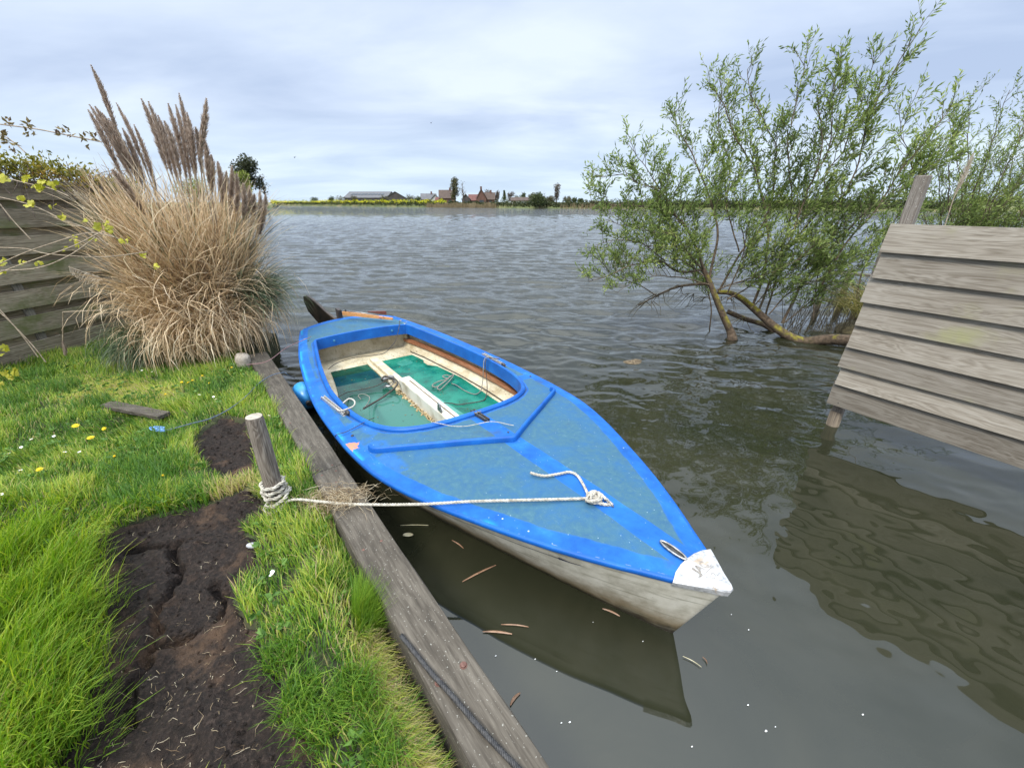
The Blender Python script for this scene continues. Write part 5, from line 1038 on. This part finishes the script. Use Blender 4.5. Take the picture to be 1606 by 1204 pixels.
stems = [
 st6([(640, 1045), (690, 900), (688, 720), (650, 570), (590, 460), (545, 360), (490, 275)], .022, .004, .30, 6.4, 6.6),
 st6([(665, 1050), (700, 960), (760, 830), (825, 670), (850, 600), (880, 480), (860, 330)], .018, .004, .35, 6.3, 6.0),
 st6([(745, 1090), (800, 985), (870, 880), (960, 780), (1060, 690), (1180, 620), (1230, 560)], .022, .005, .30, 6.2, 6.2),
 st6([(745, 860), (830, 760), (880, 700), (940, 670), (1000, 560), (1028, 440), (1080, 320), (1130, 230), (1190, 120)], .015, .0035, .12, 6.4, 6.0),
 st6([(490, 930), (440, 800), (400, 740), (300, 700), (200, 690), (105, 680)], .022, .004, .3, 6.3, 5.9),
 st6([(500, 940), (525, 800), (500, 660), (450, 540), (400, 450), (382, 370)], .020, .004, .3, 6.3, 6.5),
 st6([(530, 985), (600, 860), (690, 740), (720, 600), (718, 480), (650, 340), (625, 240)], .018, .004, .35, 6.5, 6.8),
 st6([(690, 1060), (740, 880), (775, 720), (765, 560), (770, 440), (800, 320), (825, 180)], .016, .003, .35, 6.4, 6.4),
 st6([(850, 600), (900, 500), (905, 380), (930, 280), (945, 210)], .010, .003, .1, 6.1, 6.2),
 st6([(470, 910), (400, 915), (330, 880), (250, 890), (170, 930), (95, 945)], .020, .004, .35, 6.3, 5.8),
 st6([(500, 955), (440, 960), (380, 970), (320, 1000), (265, 1030)], .026, .010, None, 6.3, 6.6),
 st6([(330, 1000), (260, 960), (180, 930), (110, 860)], .010, .003, .3, 6.5, 6.3),
 st6([(880, 960), (960, 820), (1050, 720), (1130, 600), (1220, 480), (1320, 360)], .016, .004, .25, 6.0, 5.8),
 st6([(990, 1090), (1010, 940), (1080, 800), (1150, 700), (1180, 560), (1150, 440), (1190, 330)], .014, .003, .4, 6.6, 6.4),
 st6([(440, 800), (360, 690), (280, 560), (235, 480)], .012, .003, .15, 6.2, 6.3),
 st6([(400, 750), (330, 640), (260, 620), (200, 590), (110, 600)], .010, .003, .2, 6.1, 6.0),
 st6([(940, 670), (900, 640), (890, 590), (960, 490), (1010, 360), (1050, 200)], .010, .003, .2, 6.2, 6.5),
 st6([(600, 850), (560, 700), (570, 560), (530, 440), (540, 280)], .012, .003, .15, 6.5, 6.9),
 st6([(850, 1080), (860, 960), (880, 850), (930, 760), (960, 640)], .010, .003, .3, 6.2, 6.1),
 st6([(500, 1110), (505, 1020), (480, 920), (430, 860), (330, 800), (250, 740)], .012, .004, .2, 6.6, 6.6),
 st6([(560, 1010), (640, 960), (700, 880), (780, 820), (830, 780), (880, 740)], .012, .003, .2, 6.3, 6.0),
 st6([(350, 880), (270, 820), (190, 810), (110, 830)], .009, .003, .2, 6.1, 5.9),
 st6([(520, 980), (600, 950), (680, 930), (760, 900), (850, 830)], .010, .003, .1, 6.3, 5.8),
 st6([(640, 1040), (720, 960), (800, 930), (860, 860), (880, 800)], .010, .003, .1, 6.2, 5.9),
 st6([(480, 930), (420, 880), (360, 850), (300, 830), (200, 900)], .010, .003, .1, 6.2, 5.9),
 st6([(500, 960), (420, 940), (340, 930), (250, 950), (190, 990)], .010, .003, .2, 6.2, 5.8),
 st6([(560, 990), (600, 900), (620, 820), (600, 740), (620, 640)], .011, .003, .1, 6.2, 5.9),
 st6([(700, 1060), (780, 980), (900, 930), (1000, 900), (1040, 840)], .011, .003, .1, 6.1, 5.9),
 st6([(470, 900), (380, 800), (300, 780), (220, 760), (150, 740)], .010, .003, .15, 6.1, 5.8),
 st6([(750, 1090), (860, 1000), (960, 900), (1060, 830), (1120, 760)], .011, .003, .1, 6.3, 6.3),
 st6([(1060, 700), (1130, 640), (1240, 580), (1310, 500), (1330, 440)], .010, .003, .2, 6.1, 6.3),
]
willow(o, stems)
# drooping bare twigs where the low branches touch the water
mb = MB()
for k in range(46):
    a_, b_ = random.choice([(330, 990), (400, 960), (290, 1015), (480, 1000), (620, 1070), (560, 1000), (450, 990)]); p = w6(a_+random.uniform(-20, 20), b_, 6.5)
    q = p+np.array([random.uniform(-.35, .25), random.uniform(-.2, .2), -random.uniform(.1, .28)]); mb.tube([p, lerp(p, q, .5)+RG.normal(size=3)*.03, q], [.006, .004, .002], 4, cap=False)
mb.build('dead_twigs', MWT, o)
o = empty('willow', (0, 0, 0)); tag(o, 'darker willow bush at the right edge behind the clapboard fence', 'tree')
wx = lambda px_, py_, Y: aty(px_, py_, Y); R2 = random.Random(9); stems = []
root = aty(1560, 352, 9.0); root[2] = 0
for tx, ty in [(1465, 235), (1490, 180), (1520, 150), (1560, 210), (1585, 140), (1610, 170), (1640, 130), (1450, 290), (1500, 250), (1540, 270), (1580, 250), (1620, 250), (1660, 200), (1480, 320), (1530, 320), (1590, 315), (1640, 300), (1440, 330), (1700, 260), (1720, 180)]:
    tp_ = aty(tx, ty, 9+R2.uniform(-.7, .8)); md = lerp(root, tp_, .5)+np.array([R2.uniform(-.3, .3), 0, -.15]); b0 = root+np.array([R2.uniform(-.5, .7), R2.uniform(-.3, .3), 0]); stems.append(([b0, md, tp_], .022, .004, .22))
willow(o, stems, 6, (.16, .36), (.4, .95), .75, R2, (.05, .08))
# long pale reed head behind the clapboard fence
PO = empty('reed_stem', (0, 0, 0)); tag(PO, 'single pale feathery reed stem rising behind the clapboard fence', 'reed')
r0_, r1_, r2_ = aty(1478, 365, 4.6), aty(1498, 305, 4.65), aty(1527, 240, 4.7); rb = aty(1440, 470, 4.5)
MB().tube(resample([rb, r0_, r1_, r2_], .05), .004, 5).build('stalk', MTL, PO); plume([r1_, lerp(r1_, r2_, .5)+[0.006, 0, 0], r2_], 420, .06, MPP, 'plume')
# ------------------------------------------------------------ old landing behind the clapboard fence
o = empty('leaning_pole', aty(1372, 428, 6.6)); tag(o, 'slim leaning pole left of the clapboard fence top', 'pole'); o.location = (0, 0, 0)
a1, a2 = aty(1368, 440, 6.6), aty(1398, 352, 6.6); MB().tube([a1-(a2-a1)*.9, a1, a2], [.045, .043, .038], 10).build('shaft', MPO, o, smooth=True)
o = empty('landing_plank', aty(1340, 432, 7.4)); tag(o, 'narrow pale plank on low piles behind the leaning pole', 'plank'); o.location = (0, 0, 0)
a1, a2 = aty(1312, 428, 7.6), aty(1420, 436, 6.9); c_ = (a1+a2)/2; d_ = a2-a1; MB().box(c_, (np.linalg.norm(d_), .14, .04), Matrix.Rotation(math.atan2(d_[1], d_[0]), 3, 'Z')).build('plank', MPO, o, bevel=.004)
for f in (.2, .75): q = lerp(a1, a2, f); MB().tube([(q[0], q[1], -.5), (q[0], q[1], q[2]-.02)], .05, 10).build('pile', MPW, o, smooth=True)
for k, (a_, b_, Y, h_, lb) in enumerate([(1271, 512, 7.2, .36, 'dark rotten pile standing in the water behind the fallen trunk'), (1345, 470, 7.0, .42, 'dark pile under the narrow pale plank, beside the sedge')]):
    q = aty(a_, b_, Y); MB().tube([(q[0], q[1], -.5), (q[0]+.01, q[1], .0), (q[0]+.02, q[1], h_)], [.055, .05, .042], 10); o = MB().tube([(q[0], q[1], -.5), (q[0]+.01, q[1], .0), (q[0]+.02, q[1], h_)], [.055, .05, .042], 10).build('old_pile', MPW, smooth=True); tag(o, lb, 'pile')
PO = empty('sedge_clump', (0, 0, 0)); tag(PO, 'clump of yellow green sedge and dead stems beside the clapboard fence', 'sedge')
sc_ = aty(1385, 500, 6.3); sc_[2] = .05
n_ = 900; blade_set('leaves', n_, sc_+np.array([.1, .1, -.0]), .65, .5, (.6, 1.4), (.45, 1.0), (1.0, 2.8), leafmat('sedge_leaf', [(0, (.09, .10, .02)), (.6, (.26, .24, .07)), (1, (.42, .34, .17))], .3), .009, .4, (.5, .3))
MB().ball(sc_+np.array([.15, .1, -.05]), .5, 18, 10, sq=(1.4, 1.0, .42)).build('root_mound', noisy('root_mound', (.03, .025, .015), (.12, .10, .05), 12, .95, bstr=.8, bd=.03), PO, smooth=True)
mb = MB()
for k in range(70):
    p = aty(random.uniform(1225, 1345), 528, 6.4); p[2] = 0; q = p+np.array([random.gauss(.05, .15), random.gauss(0, .15), random.uniform(.3, 1.1)]); mb.tube([p, lerp(p, q, .5)+RG.normal(size=3)*.03, q], [.005, .0035, .0015], 4, cap=False)
mb.build('bare_shoots', MWT, PO)
# ------------------------------------------------------------ lawn
MGB = leafmat('grass_blade', [(0, (.026, .070, .010)), (.35, (.080, .19, .020)), (.6, (.24, .37, .043)), (.8, (.46, .50, .07)), (.9, (.46, .40, .16)), (1, (.46, .34, .20))], .4, .5)
YEL = at(190, 622, .3)[:2]
def dry_amt(x, y):
    a = 1-sstep(.15, .55, np.hypot((x-YEL[0])*.75, (y-YEL[1])*1.4))
    e_ = 1-sstep(.0, .16, -soil_field(x, y)); bd = beam_d(x, y); s_ = beam_s(x, y); c_ = (1-sstep(.26, .46, bd+.06*fbm(x*6, y*6, 2)))*(1-sstep(.7, 1.6, s_))*(bd > .2)
    pt = at(560, 780, .3)[:2]; f_ = 1-sstep(.06, .24, np.hypot(x-pt[0]+.08, y-pt[1])); p2 = at(375, 765, .3)[:2]; g_ = (1-sstep(.06, .22, np.hypot(x-p2[0], y-p2[1])))
    return a, .4*e_, c_, np.maximum(f_, g_*.8)
def scatter(n, x0, x1, y0, y1):
    x = RG.uniform(x0, x1, n); y = RG.uniform(y0, y1, n); bd = beam_d(x, y)
    ok = (polymask(x, y, bank_poly) > .01) & (bd > .205+.06*(1-sstep(1.0, 1.7, y))) & ((x-l0[0])*fdir[1]-(y-l0[1])*fdir[0] > -.06)
    sf = soil_field(x, y); ok &= (sf < .0) | (RG.random(n) < .012)
    # only ground that the neighbourhood of the viewpoint can see
    ok &= (np.abs(x) < 1.75*(y+.6)+.5)
    return x[ok], y[ok]
BV, BF, BT = [], [], []; vb = 0
def add_blades(x, y, Lh, w, bend, az, tint, z0=None, k=4):
    global vb
    n = len(x); z = ground_z(x, y) if z0 is None else z0; t_ = np.linspace(0, 1, k)[None, :]
    dx, dy = np.cos(az)[:, None], np.sin(az)[:, None]; Lh = Lh[:, None]; bn = bend[:, None]
    hz_ = Lh*np.sin(bn*t_)/np.maximum(bn, .05)*1.0; hx = Lh*(1-np.cos(bn*t_))/np.maximum(bn, .05)
    # vertical start bending over along a circle arc
    P = np.stack([x[:, None]+dx*hx, y[:, None]+dy*hx, z[:, None]-.01+np.maximum(hz_, -.2)], -1)
    fa_ = az+math.pi/2+RG.normal(size=n)*.5; sd_ = np.stack([np.cos(fa_), np.sin(fa_), np.zeros(n)], 1)
    pr_ = np.array([.8, 1., .7, .12])[:k]; V, Fq = ribbons(P, w[:, None]*pr_[None, :], sd_)
    BV.append(V); BF.append(Fq+vb); BT.append(np.repeat(tint, 2*k)); vb += len(V)
for (nn_, x0, x1, y0, y1, hmul, wmul) in [(85000, -4.0, .6, .25, 2.1, 1., 1.45), (115000, -5.6, -.2, 2.0, 3.4, 1., 1.5), (110000, -6.2, -1.2, 3.3, 5.8, 1.05, 1.7), (9000, -6, 2, -2.5, .4, 1.2, 2.2)]:
    x, y = scatter(nn_, x0, x1, y0, y1); n = len(x); cl_ = fbm(x*2.6, y*2.6, 3); c2 = fbm(x*8+3, y*8, 2)
    # mown paler lawn in the middle left, lush edges
    lush = np.clip(.5+.9*cl_, 0, 1.2); rim = 1-sstep(.0, .28, -soil_field(x, y)); left = 1-sstep(-1.55, -1.1, x+.45*(y-1.2)); left *= (1-sstep(1.7, 2.2, y)); bd = beam_d(x, y); bside = 1-sstep(.25, .55, bd)
    Lh = (.045+.075*lush*RG.random(n)+.03*RG.random(n))*(1+.9*left+.45*bside*(y < 3.2))*hmul
    kp = RG.random(n) < np.clip(.55+.8*c2+.3*lush, .25, 1); a, e_, c_, f_ = dry_amt(x, y)
    az = 2.2+2.2*fbm(x*1.1, y*1.1+3, 2)+RG.normal(size=n)*.8; az = np.where(left > .4, -.15+RG.normal(size=n)*.7, az)
    bend = RG.uniform(.3, 1.7, n)+.35*left
    tint = .36+.26*cl_+RG.normal(size=n)*.17+.42*a+.14*left+.09; dry = RG.random(n) < (.035+.35*a+.22*e_+.85*c_+.9*f_+.05); tint = np.clip(np.where(dry, RG.uniform(.82, 1., n), np.minimum(tint, .82)), 0, 1)
    Lh = Lh*(1-.35*a)*(1-.45*c_); bend = bend+.9*a+.5*c_; w = RG.uniform(.0018, .0042, n)*wmul
    add_blades(x[kp], y[kp], Lh[kp], w[kp], bend[kp], az[kp], tint[kp])
# long tufts: beside the soil in the foreground, along the beam and by the fence
def tuft(px_, py_, n, r, Lr, tint, az0, azs, bnd=(.4, 1.6), w=(.002, .004)):
    c_ = at(px_, py_, .27)[:2]; a = RG.uniform(0, 6.28, n); q = r*RG.random(n)**.5; x, y = c_[0]+q*np.cos(a), c_[1]+q*np.sin(a); ok = beam_d(x, y) > .208+.05*(1-sstep(1.0, 1.7, y)); x, y = x[ok], y[ok]; m_ = len(x)
    add_blades(x, y, RG.uniform(*Lr, m_), RG.uniform(*w, m_), RG.uniform(*bnd, m_), az0+RG.normal(size=m_)*azs, np.clip(tint+RG.normal(size=m_)*.11, 0, 1))
tuft(584, 950, 2600, .085, (.17, .29), .50, .3, .8, (.25, 1.2), (.0014, .0030)); tuft(575, 925, 900, .08, (.14, .24), .42, .9, .8, (.2, 1.1), (.0014, .0030)); tuft(600, 1010, 700, .06, (.10, .2), .88, -1.2, .6, (1.2, 2.2), (.0014, .0026)); tuft(585, 985, 400, .08, (.10, .2), .45, -.4, 1., (.5, 1.5), (.0014, .0026))
for px_, py_, n_ in [(20, 980, 700), (60, 1040, 700), (40, 1120, 800), (90, 930, 500), (10, 900, 500), (80, 1180, 700), (120, 890, 300), (100, 1000, 400), (130, 960, 300), (110, 1080, 400), (50, 860, 400)]: tuft(px_, py_, n_, .13, (.15, .32), .55, .15, .6, (.5, 1.5), (.0028, .0055))
for px_, py_, n_ in [(650, 1080, 500), (470, 1100, 400), (490, 1150, 400), (440, 1040, 300), (690, 1180, 500), (560, 1080, 500), (620, 1170, 500), (520, 900, 400), (600, 1120, 400)]: tuft(px_, py_, n_, .08, (.08, .17), .42, -.9, 1.2, (.6, 1.8))
for px_, py_ in [(140, 612), (165, 618), (190, 612), (215, 622), (240, 630), (205, 606), (170, 604), (125, 604), (255, 622)]: tuft(px_, py_, 700, .17, (.05, .11), .82, 3.0, .5, (1.6, 2.7), (.003, .005))
for k in range(12): f = k/11; tuft(lerp(572, 668, f), lerp(990, 1225, f), 520, .045, (.07, .17), .90, -1.2, .9, (1.0, 2.3), (.0012, .0026))
for px_, py_, n_ in [(260, 740, 500), (230, 780, 500), (290, 790, 400), (200, 750, 400), (250, 700, 300), (150, 640, 300), (100, 620, 400), (60, 600, 400), (30, 640, 300), (220, 640, 200), (330, 620, 250), (400, 620, 300)]: tuft(px_, py_, n_, .16, (.08, .19), .30, 2.6, 1.2, (.5, 1.6), (.003, .006))
V = np.vstack(BV); Fq = np.vstack(BF); g = np_mesh('grass', V, Fq, MGB, attrs={'tint': np.concatenate(BT)}); tag(g, 'bright green tussocky grass of the bank around the bare soil', 'grass', kind='stuff'); print('grass quads', len(Fq))
n = 2600; x = RG.uniform(-2.4, -.3, n); y = RG.uniform(.45, 3.0, n); sf_ = soil_field(x, y); ok = sf_ > .01; x, y = x[ok], y[ok]; n = len(x); rr_ = .0035+.009*RG.random(n)**3
oc = np.array([[1,0,0],[0,1,0],[-1,0,0],[0,-1,0],[0,0,1],[0,0,-1.]]); V = np.stack([x, y, soil_z(x, y)+rr_*.3], 1)[:, None, :]+oc[None]*rr_[:, None, None]*RG.uniform(.5, 1.5, (n, 6, 1)); bb = (np.arange(n)*6)[:, None, None]
F1 = (np.array([[0,1,4],[1,2,4],[2,3,4],[3,0,4],[1,0,5],[2,1,5],[3,2,5],[0,3,5]])[None]+bb).reshape(-1, 3)
tag(np_mesh('soil_crumbs', V.reshape(-1, 3), F1, bpy.data.materials['dark_peat']), 'dark crumbs and clods on the bare peat', 'soil crumbs', kind='stuff')
# dry straw on soil and in the beam gap
BV, BF, BT = [], [], []; vb = 0
x = RG.uniform(-2.3, -.3, 4200); y = RG.uniform(.5, 2.2, 4200); sf = soil_field(x, y); mid = at(300, 1080, .28)[:2]; pr_ = np.exp(-((x-mid[0])**2+(y-mid[1])**2)/.12)*.55+.05+.25*(sf < .04); ok = (sf > .005) & (RG.random(4200) < pr_); x, y = x[ok], y[ok]; n = len(x)
Lh = .010+.045*RG.random(n)**2; a = RG.uniform(0, 6.28, n); P = np.zeros((n, 4, 3)); 
for i in range(4):
    f = i/3; aa = a+RG.normal(size=n)*.5*f; P[:, i, 0] = x+np.cos(aa)*Lh*f; P[:, i, 1] = y+np.sin(aa)*Lh*f; P[:, i, 2] = soil_z(P[:, i, 0], P[:, i, 1])+.003+.006*f*RG.random(n)
V, Fq = ribbons(P, np.tile([.0008, .0015, .0014, .0005], (n, 1)), np.stack([-np.sin(a), np.cos(a), np.zeros(n)], 1)); V1, F1, T1 = V, Fq, np.repeat(RG.random(n), 8)
# straw heap over the beam joint under the rope
n = 650; c_ = at(525, 782, .33); x = c_[0]+RG.normal(size=n)*.10+.0; y = c_[1]+RG.normal(size=n)*.05+.02*RG.normal(size=n); a = RG.normal(size=n)*.8-.3; Lh = RG.uniform(.04, .12, n); P = np.zeros((n, 4, 3)); zz = .325+.03*RG.random(n)
for i in range(4): f = i/3; P[:, i, 0] = x+np.cos(a)*Lh*(f-.4); P[:, i, 1] = y+np.sin(a)*Lh*(f-.4)+.02*f*f*RG.normal(size=n); P[:, i, 2] = zz*1+.012*math.sin(f*3)-.02*(beam_d(P[:, i, 0], P[:, i, 1]) > .2)
V, Fq = ribbons(P, np.tile([.0012, .002, .002, .0008], (n, 1)), cross2(unit(P[:, 3]-P[:, 0]))); Fq = Fq+len(V1); V1 = np.vstack([V1, V]); F1 = np.vstack([F1, Fq]); T1 = np.concatenate([T1, np.repeat(RG.random(n), 8)])
tag(np_mesh('straw', V1, F1, leafmat('straw', [(0, (.16, .10, .05)), (.6, (.42, .33, .20)), (1, (.66, .58, .42))], .2), attrs={'tint': T1}), 'dry straw bits on the bare soil and over the beam joint', 'straw', kind='stuff')
# broad leaved weeds
n = 5200; x, y = scatter(n, -5.2, .1, .5, 5.0); n = len(x); kp = fbm(x*2.2+9, y*2.2, 2) > .12-.45*(1-sstep(.22, .5, beam_d(x, y))); x, y = x[kp], y[kp]; n = len(x)
C_ = np.repeat(np.stack([x, y, ground_z(x, y)+RG.uniform(.03, .08, n)], 1), 5, 0); n5 = len(C_); aa = RG.uniform(0, 6.28, n5); D = unit(np.stack([np.cos(aa), np.sin(aa), RG.uniform(0, .7, n5)], 1))
sz5 = np.repeat(RG.uniform(.5, 1.6, n), 5); V, Fq = leaves(C_, D, .024*sz5, .016*sz5, .1); tag(np_mesh('weeds', V, Fq, leafmat('weed_leaf', [(0, (.05, .12, .02)), (1, (.17, .30, .06))], .35), attrs={'tint': np.repeat(RG.random(n5), 4)}), 'low clover and broad leaved weeds among the grass', 'weeds', kind='stuff')
MDN = leafmat('broad_leaf', [(0, (.07, .15, .03)), (1, (.17, .30, .08))], .3)
# flowers
def c4(x, y): return x/2.866, 520+y/2.866
MYF = mat('dandelion_yellow', (.85, .62, .02), .7)[0]; MWF = mat('daisy_white', (.80, .80, .78), .7)[0]; MST = mat('flower_stem', (.12, .22, .04), .6)[0]
def flower(name, p, r, petals, mp_, mcentre, h, lab, cat, grp, nrm=None):
    o = empty(name, p); tag(o, lab, cat, grp); MB().tube([(0, 0, -.02), (.004, 0, h*.6), (0, 0, h)], .0013, 5).build('stem', MST, o)
    Vv, Ff = [], []; tilt = Matrix.Rotation(random.uniform(-.4, .4), 3, 'X') @ Matrix.Rotation(random.uniform(-.4, .4), 3, 'Y')
    for lay in range(2 if petals > 14 else 1):
        for k in range(petals):
            a = 2*math.pi*(k+.5*lay)/petals; r2_ = r*(1-.35*lay); wd_ = r*2.6/petals; z = h+.003*lay; b_ = len(Vv)
            for q in [(0, 0, 0), (r2_*.6, -wd_, .002), (r2_, 0, .004+.004*lay), (r2_*.6, wd_, .002)]:
                v_ = tilt @ Vector((q[0]*math.cos(a)-q[1]*math.sin(a), q[0]*math.sin(a)+q[1]*math.cos(a), q[2])); Vv.append((v_[0], v_[1], v_[2]+z))
            Ff.append((b_, b_+1, b_+2, b_+3))
    MB().add(Vv, Ff).build('petals', mp_, o); MB().ball((0, 0, h+.003), r*.28, 8, 5, sq=(1, 1, .5)).build('centre', mcentre, o, smooth=True)
dl = [((345, 434), .022, 'large dandelion, upper one of the two big yellow heads left of the blue rope'), ((413, 488), .022, 'large dandelion, lower one of the two big yellow heads left of the blue rope'), ((473, 447), .014, 'half open dandelion just right of the two big yellow heads'), ((185, 631), .017, 'lone dandelion in the mown grass near the left edge'), ((820, 237), .013, 'leftmost of three small yellow flowers in front of the pampas grass'), ((850, 238), .013, 'middle of three small yellow flowers in front of the pampas grass'), ((868, 229), .012, 'rightmost of three small yellow flowers in front of the pampas grass'), ((912, 208), .011, 'small yellow flower above the row of three by the pampas grass'), ((748, 292), .012, 'small yellow flower on the yellowed grass patch'), ((1045, 170), .013, 'small yellow flower next to the far end of the edge beam'), ((945, 240), .010, 'tiny yellow flower between the row of three and the beam'), ((736, 660), .009, 'tiny yellow flower in the weeds left of the mooring post'), ((520, 572), .009, 'tiny yellow flower below the blue rope tangle')]
for (a_, b_), r_, lb in dl: q = at(*c4(a_, b_), .34); q[2] = float(ground_z(q[0:1], q[1:2])[0]); flower('dandelion', q, r_*1.15, 18, MYF, MYF, .36-q[2], lb, 'dandelion', 'yellow flowers in the grass')
dz = [((145, 492), 'daisy left of the two big dandelions'), ((230, 484), 'left daisy of the pair between the big dandelions and the left edge'), ((246, 478), 'right daisy of the pair between the big dandelions and the left edge'), ((98, 632), 'left daisy beside the lone dandelion'), ((85, 645), 'lower left daisy beside the lone dandelion'), ((100, 528), 'tiny daisy below the big dandelions, far left'), ((45, 556), 'leftmost tiny daisy in the mown grass'), ((640, 181), 'left daisy of two at the foot of the pampas grass'), ((686, 187), 'right daisy of two at the foot of the pampas grass'), ((898, 291), 'left daisy of the group near the far beam'), ((962, 300), 'right daisy of the group near the far beam'), ((972, 312), 'lowest daisy of the group near the far beam'), ((1228, 1090), 'single daisy beside the bare soil near the near beam'), ((1223, 1104), 'second bloom of the daisy beside the near beam'), ((1210, 385), 'pale flower just right of the mooring post top'), ((295, 550), 'small daisy below the lower big dandelion'), ((362, 549), 'small daisy below and right of the lower big dandelion'), ((12, 740), 'daisy at the left edge of the lawn')]
for (a_, b_), lb in dz: q = at(*c4(a_, b_), .34); q[2] = float(ground_z(q[0:1], q[1:2])[0]); flower('daisy', q, .011, 11, MWF, MYF, .355-q[2], lb, 'daisy', 'daisies in the grass')
# plank in the grass, stump, stone
q1, q2 = at(168, 634, .33), at(258, 652, .33); c_ = (q1+q2)/2; d_ = q2-q1; tag(MB().box(c_, (np.linalg.norm(d_), .10, .035), Matrix.Rotation(math.atan2(d_[1], d_[0]), 3, 'Z')).build('old_plank', MT, bevel=.005), 'old grey plank sunk in the lawn below the yellowed grass', 'plank')
q = at(383, 572, .28); tag(MB().tube([(q[0], q[1], .1), (q[0], q[1], .36), (q[0]+.01, q[1], .40)], [.075, .075, .06], 12).build('stump', MEND, smooth=True), 'pale cut stump at the far end of the edge beam', 'stump')
q = at(372, 545, .28); tag(MB().tube([(q[0], q[1], .1), (q[0]-.06, q[1], .62)], [.045, .04], 10).build('old_stake', MPO, smooth=True), 'grey stake half hidden in the pampas grass by the beam end', 'stake')
q = at(396, 856, .28); tag(MB().ball((q[0], q[1], .285), .022, 10, 7, sq=(1.5, .8, .6)).build('pebble', noisy('pebble', (.3, .3, .32), (.5, .5, .52), 30, .6), smooth=True), 'small grey pebble at the right edge of the bare soil', 'pebble')
# floating debris
MFB = noisy('floating_reed', (.14, .07, .035), (.33, .19, .11), 30, .5, bstr=0); MFP = noisy('pale_reed', (.40, .36, .22), (.60, .55, .38), 30, .5, bstr=0)
fl_ = [((725, 912), (778, 886), .012, MFB, 'brown blade shaped leaf floating parallel to the boat'), ((757, 990), (803, 994), .012, MFB, 'orange brown reed piece floating near the beam, the lower of two'), ((786, 979), (829, 983), .008, MFB, 'thin reed piece floating just above the orange one'), ((1071, 1029), (1100, 1046), .004, MFP, 'thin pale straw floating below the bow'), ((1102, 1030), (1109, 1041), .005, MFB, 'short brown straw right of the thin pale straw'), ((945, 954), (972, 966), .012, MFB, 'flat brown reed touching the hull near the bow'), ((800, 1106), (816, 1086), .012, MFB, 'reddish reed piece floating against the near beam'), ((709, 847), (727, 860), .009, MFB, 'short brown reed in the dark water beside the hull'), ((628, 824), (672, 824), .004, MFP, 'thin pale stick in the dark gap between beam and hull')]
for a1, a2, w_, mt, lb in fl_:
    p1, p2 = at(*a1, .006), at(*a2, .006); d_ = unit(p2-p1); s_ = np.array([-d_[1], d_[0], 0]); mb = MB(); G = []
    for i in range(9):
        f = i/8; c_ = lerp(p1, p2, f)+s_*.006*math.sin(f*3.); ww = w_*.5*math.sin(.25+f*2.6)**.6; G.append([c_-s_*ww+[0, 0, .001], c_+[0, 0, .004], c_+s_*ww+[0, 0, .001]])
    tag(mb.grid(G).build('floating_reed', mt), lb, 'floating reed', 'reed pieces floating on the water')
q = at(640, 838, .008); tag(MB().ball(q, .022, 10, 6, sq=(1.6, .8, .2)).build('floating_leaf', MFP, smooth=True), 'pale curled leaf floating in the dark gap by the beam', 'leaf')
q = at(992, 569, 0); mb = MB(); mb.ball((q[0], q[1], .005), .11, 14, 8, sq=(1.2, .7, .22)); mb.ball((q[0]+.05, q[1]+.02, .02), .06, 10, 6, sq=(1.3, .7, .4)); mb.ball((q[0]-.06, q[1]-.01, .015), .05, 10, 6, sq=(1, .7, .4)); tag(mb.build('floating_clod', noisy('clod', (.05, .035, .02), (.20, .15, .09), 40, .9, bstr=.8, bd=.02), smooth=True), 'brown clod of reed roots floating beyond the boat', 'clod')
for a_, b_, r_ in [(1174, 987, 4), (1173, 1105, 4.5), (1201, 1146, 6), (1085, 1170, 4), (1353, 1120, 5), (777, 1028, 5), (893, 1132, 5), (880, 1133, 4), (839, 1033, 3.5), (873, 1052, 3), (1008, 1005, 3.5), (1216, 1139, 3), (1147, 963, 3), (930, 975, 3)]:
    PLi = globals().get('PLi', -1)+1
    q = at(a_, b_, .004); mb = MB()
    for j in range(2): mb.ball((q[0]+j*r_*.0006, q[1]+j*r_*.0004, .003), r_*.0007, 8, 4, sq=(1, random.uniform(.5, .9), .25))
    tag(mb.build('floating_petal', MWF, smooth=True), 'tiny white petal floating '+['between the bow reflection and the right fence reflection', 'in the open calm water below the bow', 'largest one in the middle of the calm water', 'near the bottom edge below the bow', 'alone on the right part of the calm water', 'beside the near beam above the reflection edge', 'lower left, right one of a pair', 'lower left, left one of a pair', 'on the edge of the hull reflection, left', 'on the edge of the hull reflection, right', 'just off the hull near the bow', 'right beside the largest one', 'just below the bow fitting', 'in the dark water beside the hull'][PLi], 'petal', 'white petals on the calm water')
# birds
for px_, py_, lb in ((676, 193, 'small dark bird high over the middle of the lake'), (462, 247, 'small dark bird lower in the sky near the tall dark tree')):
    q = aty(px_, py_, 55); o = empty('bird', q); tag(o, lb, 'bird'); MB().ball((0, 0, 0), .07, 8, 6, sq=(.7, 2., .7)).add([(0, -.06, .02), (.22, 0, .14), (.16, .08, .12), (0, .07, .02)], [(0, 1, 2, 3)]).add([(0, -.06, .02), (-.20, .0, .08), (-.15, .08, .07), (0, .07, .02)], [(0, 1, 2, 3)]).build('body', mat('bird_dark', (.03, .03, .035), .8)[0], o)
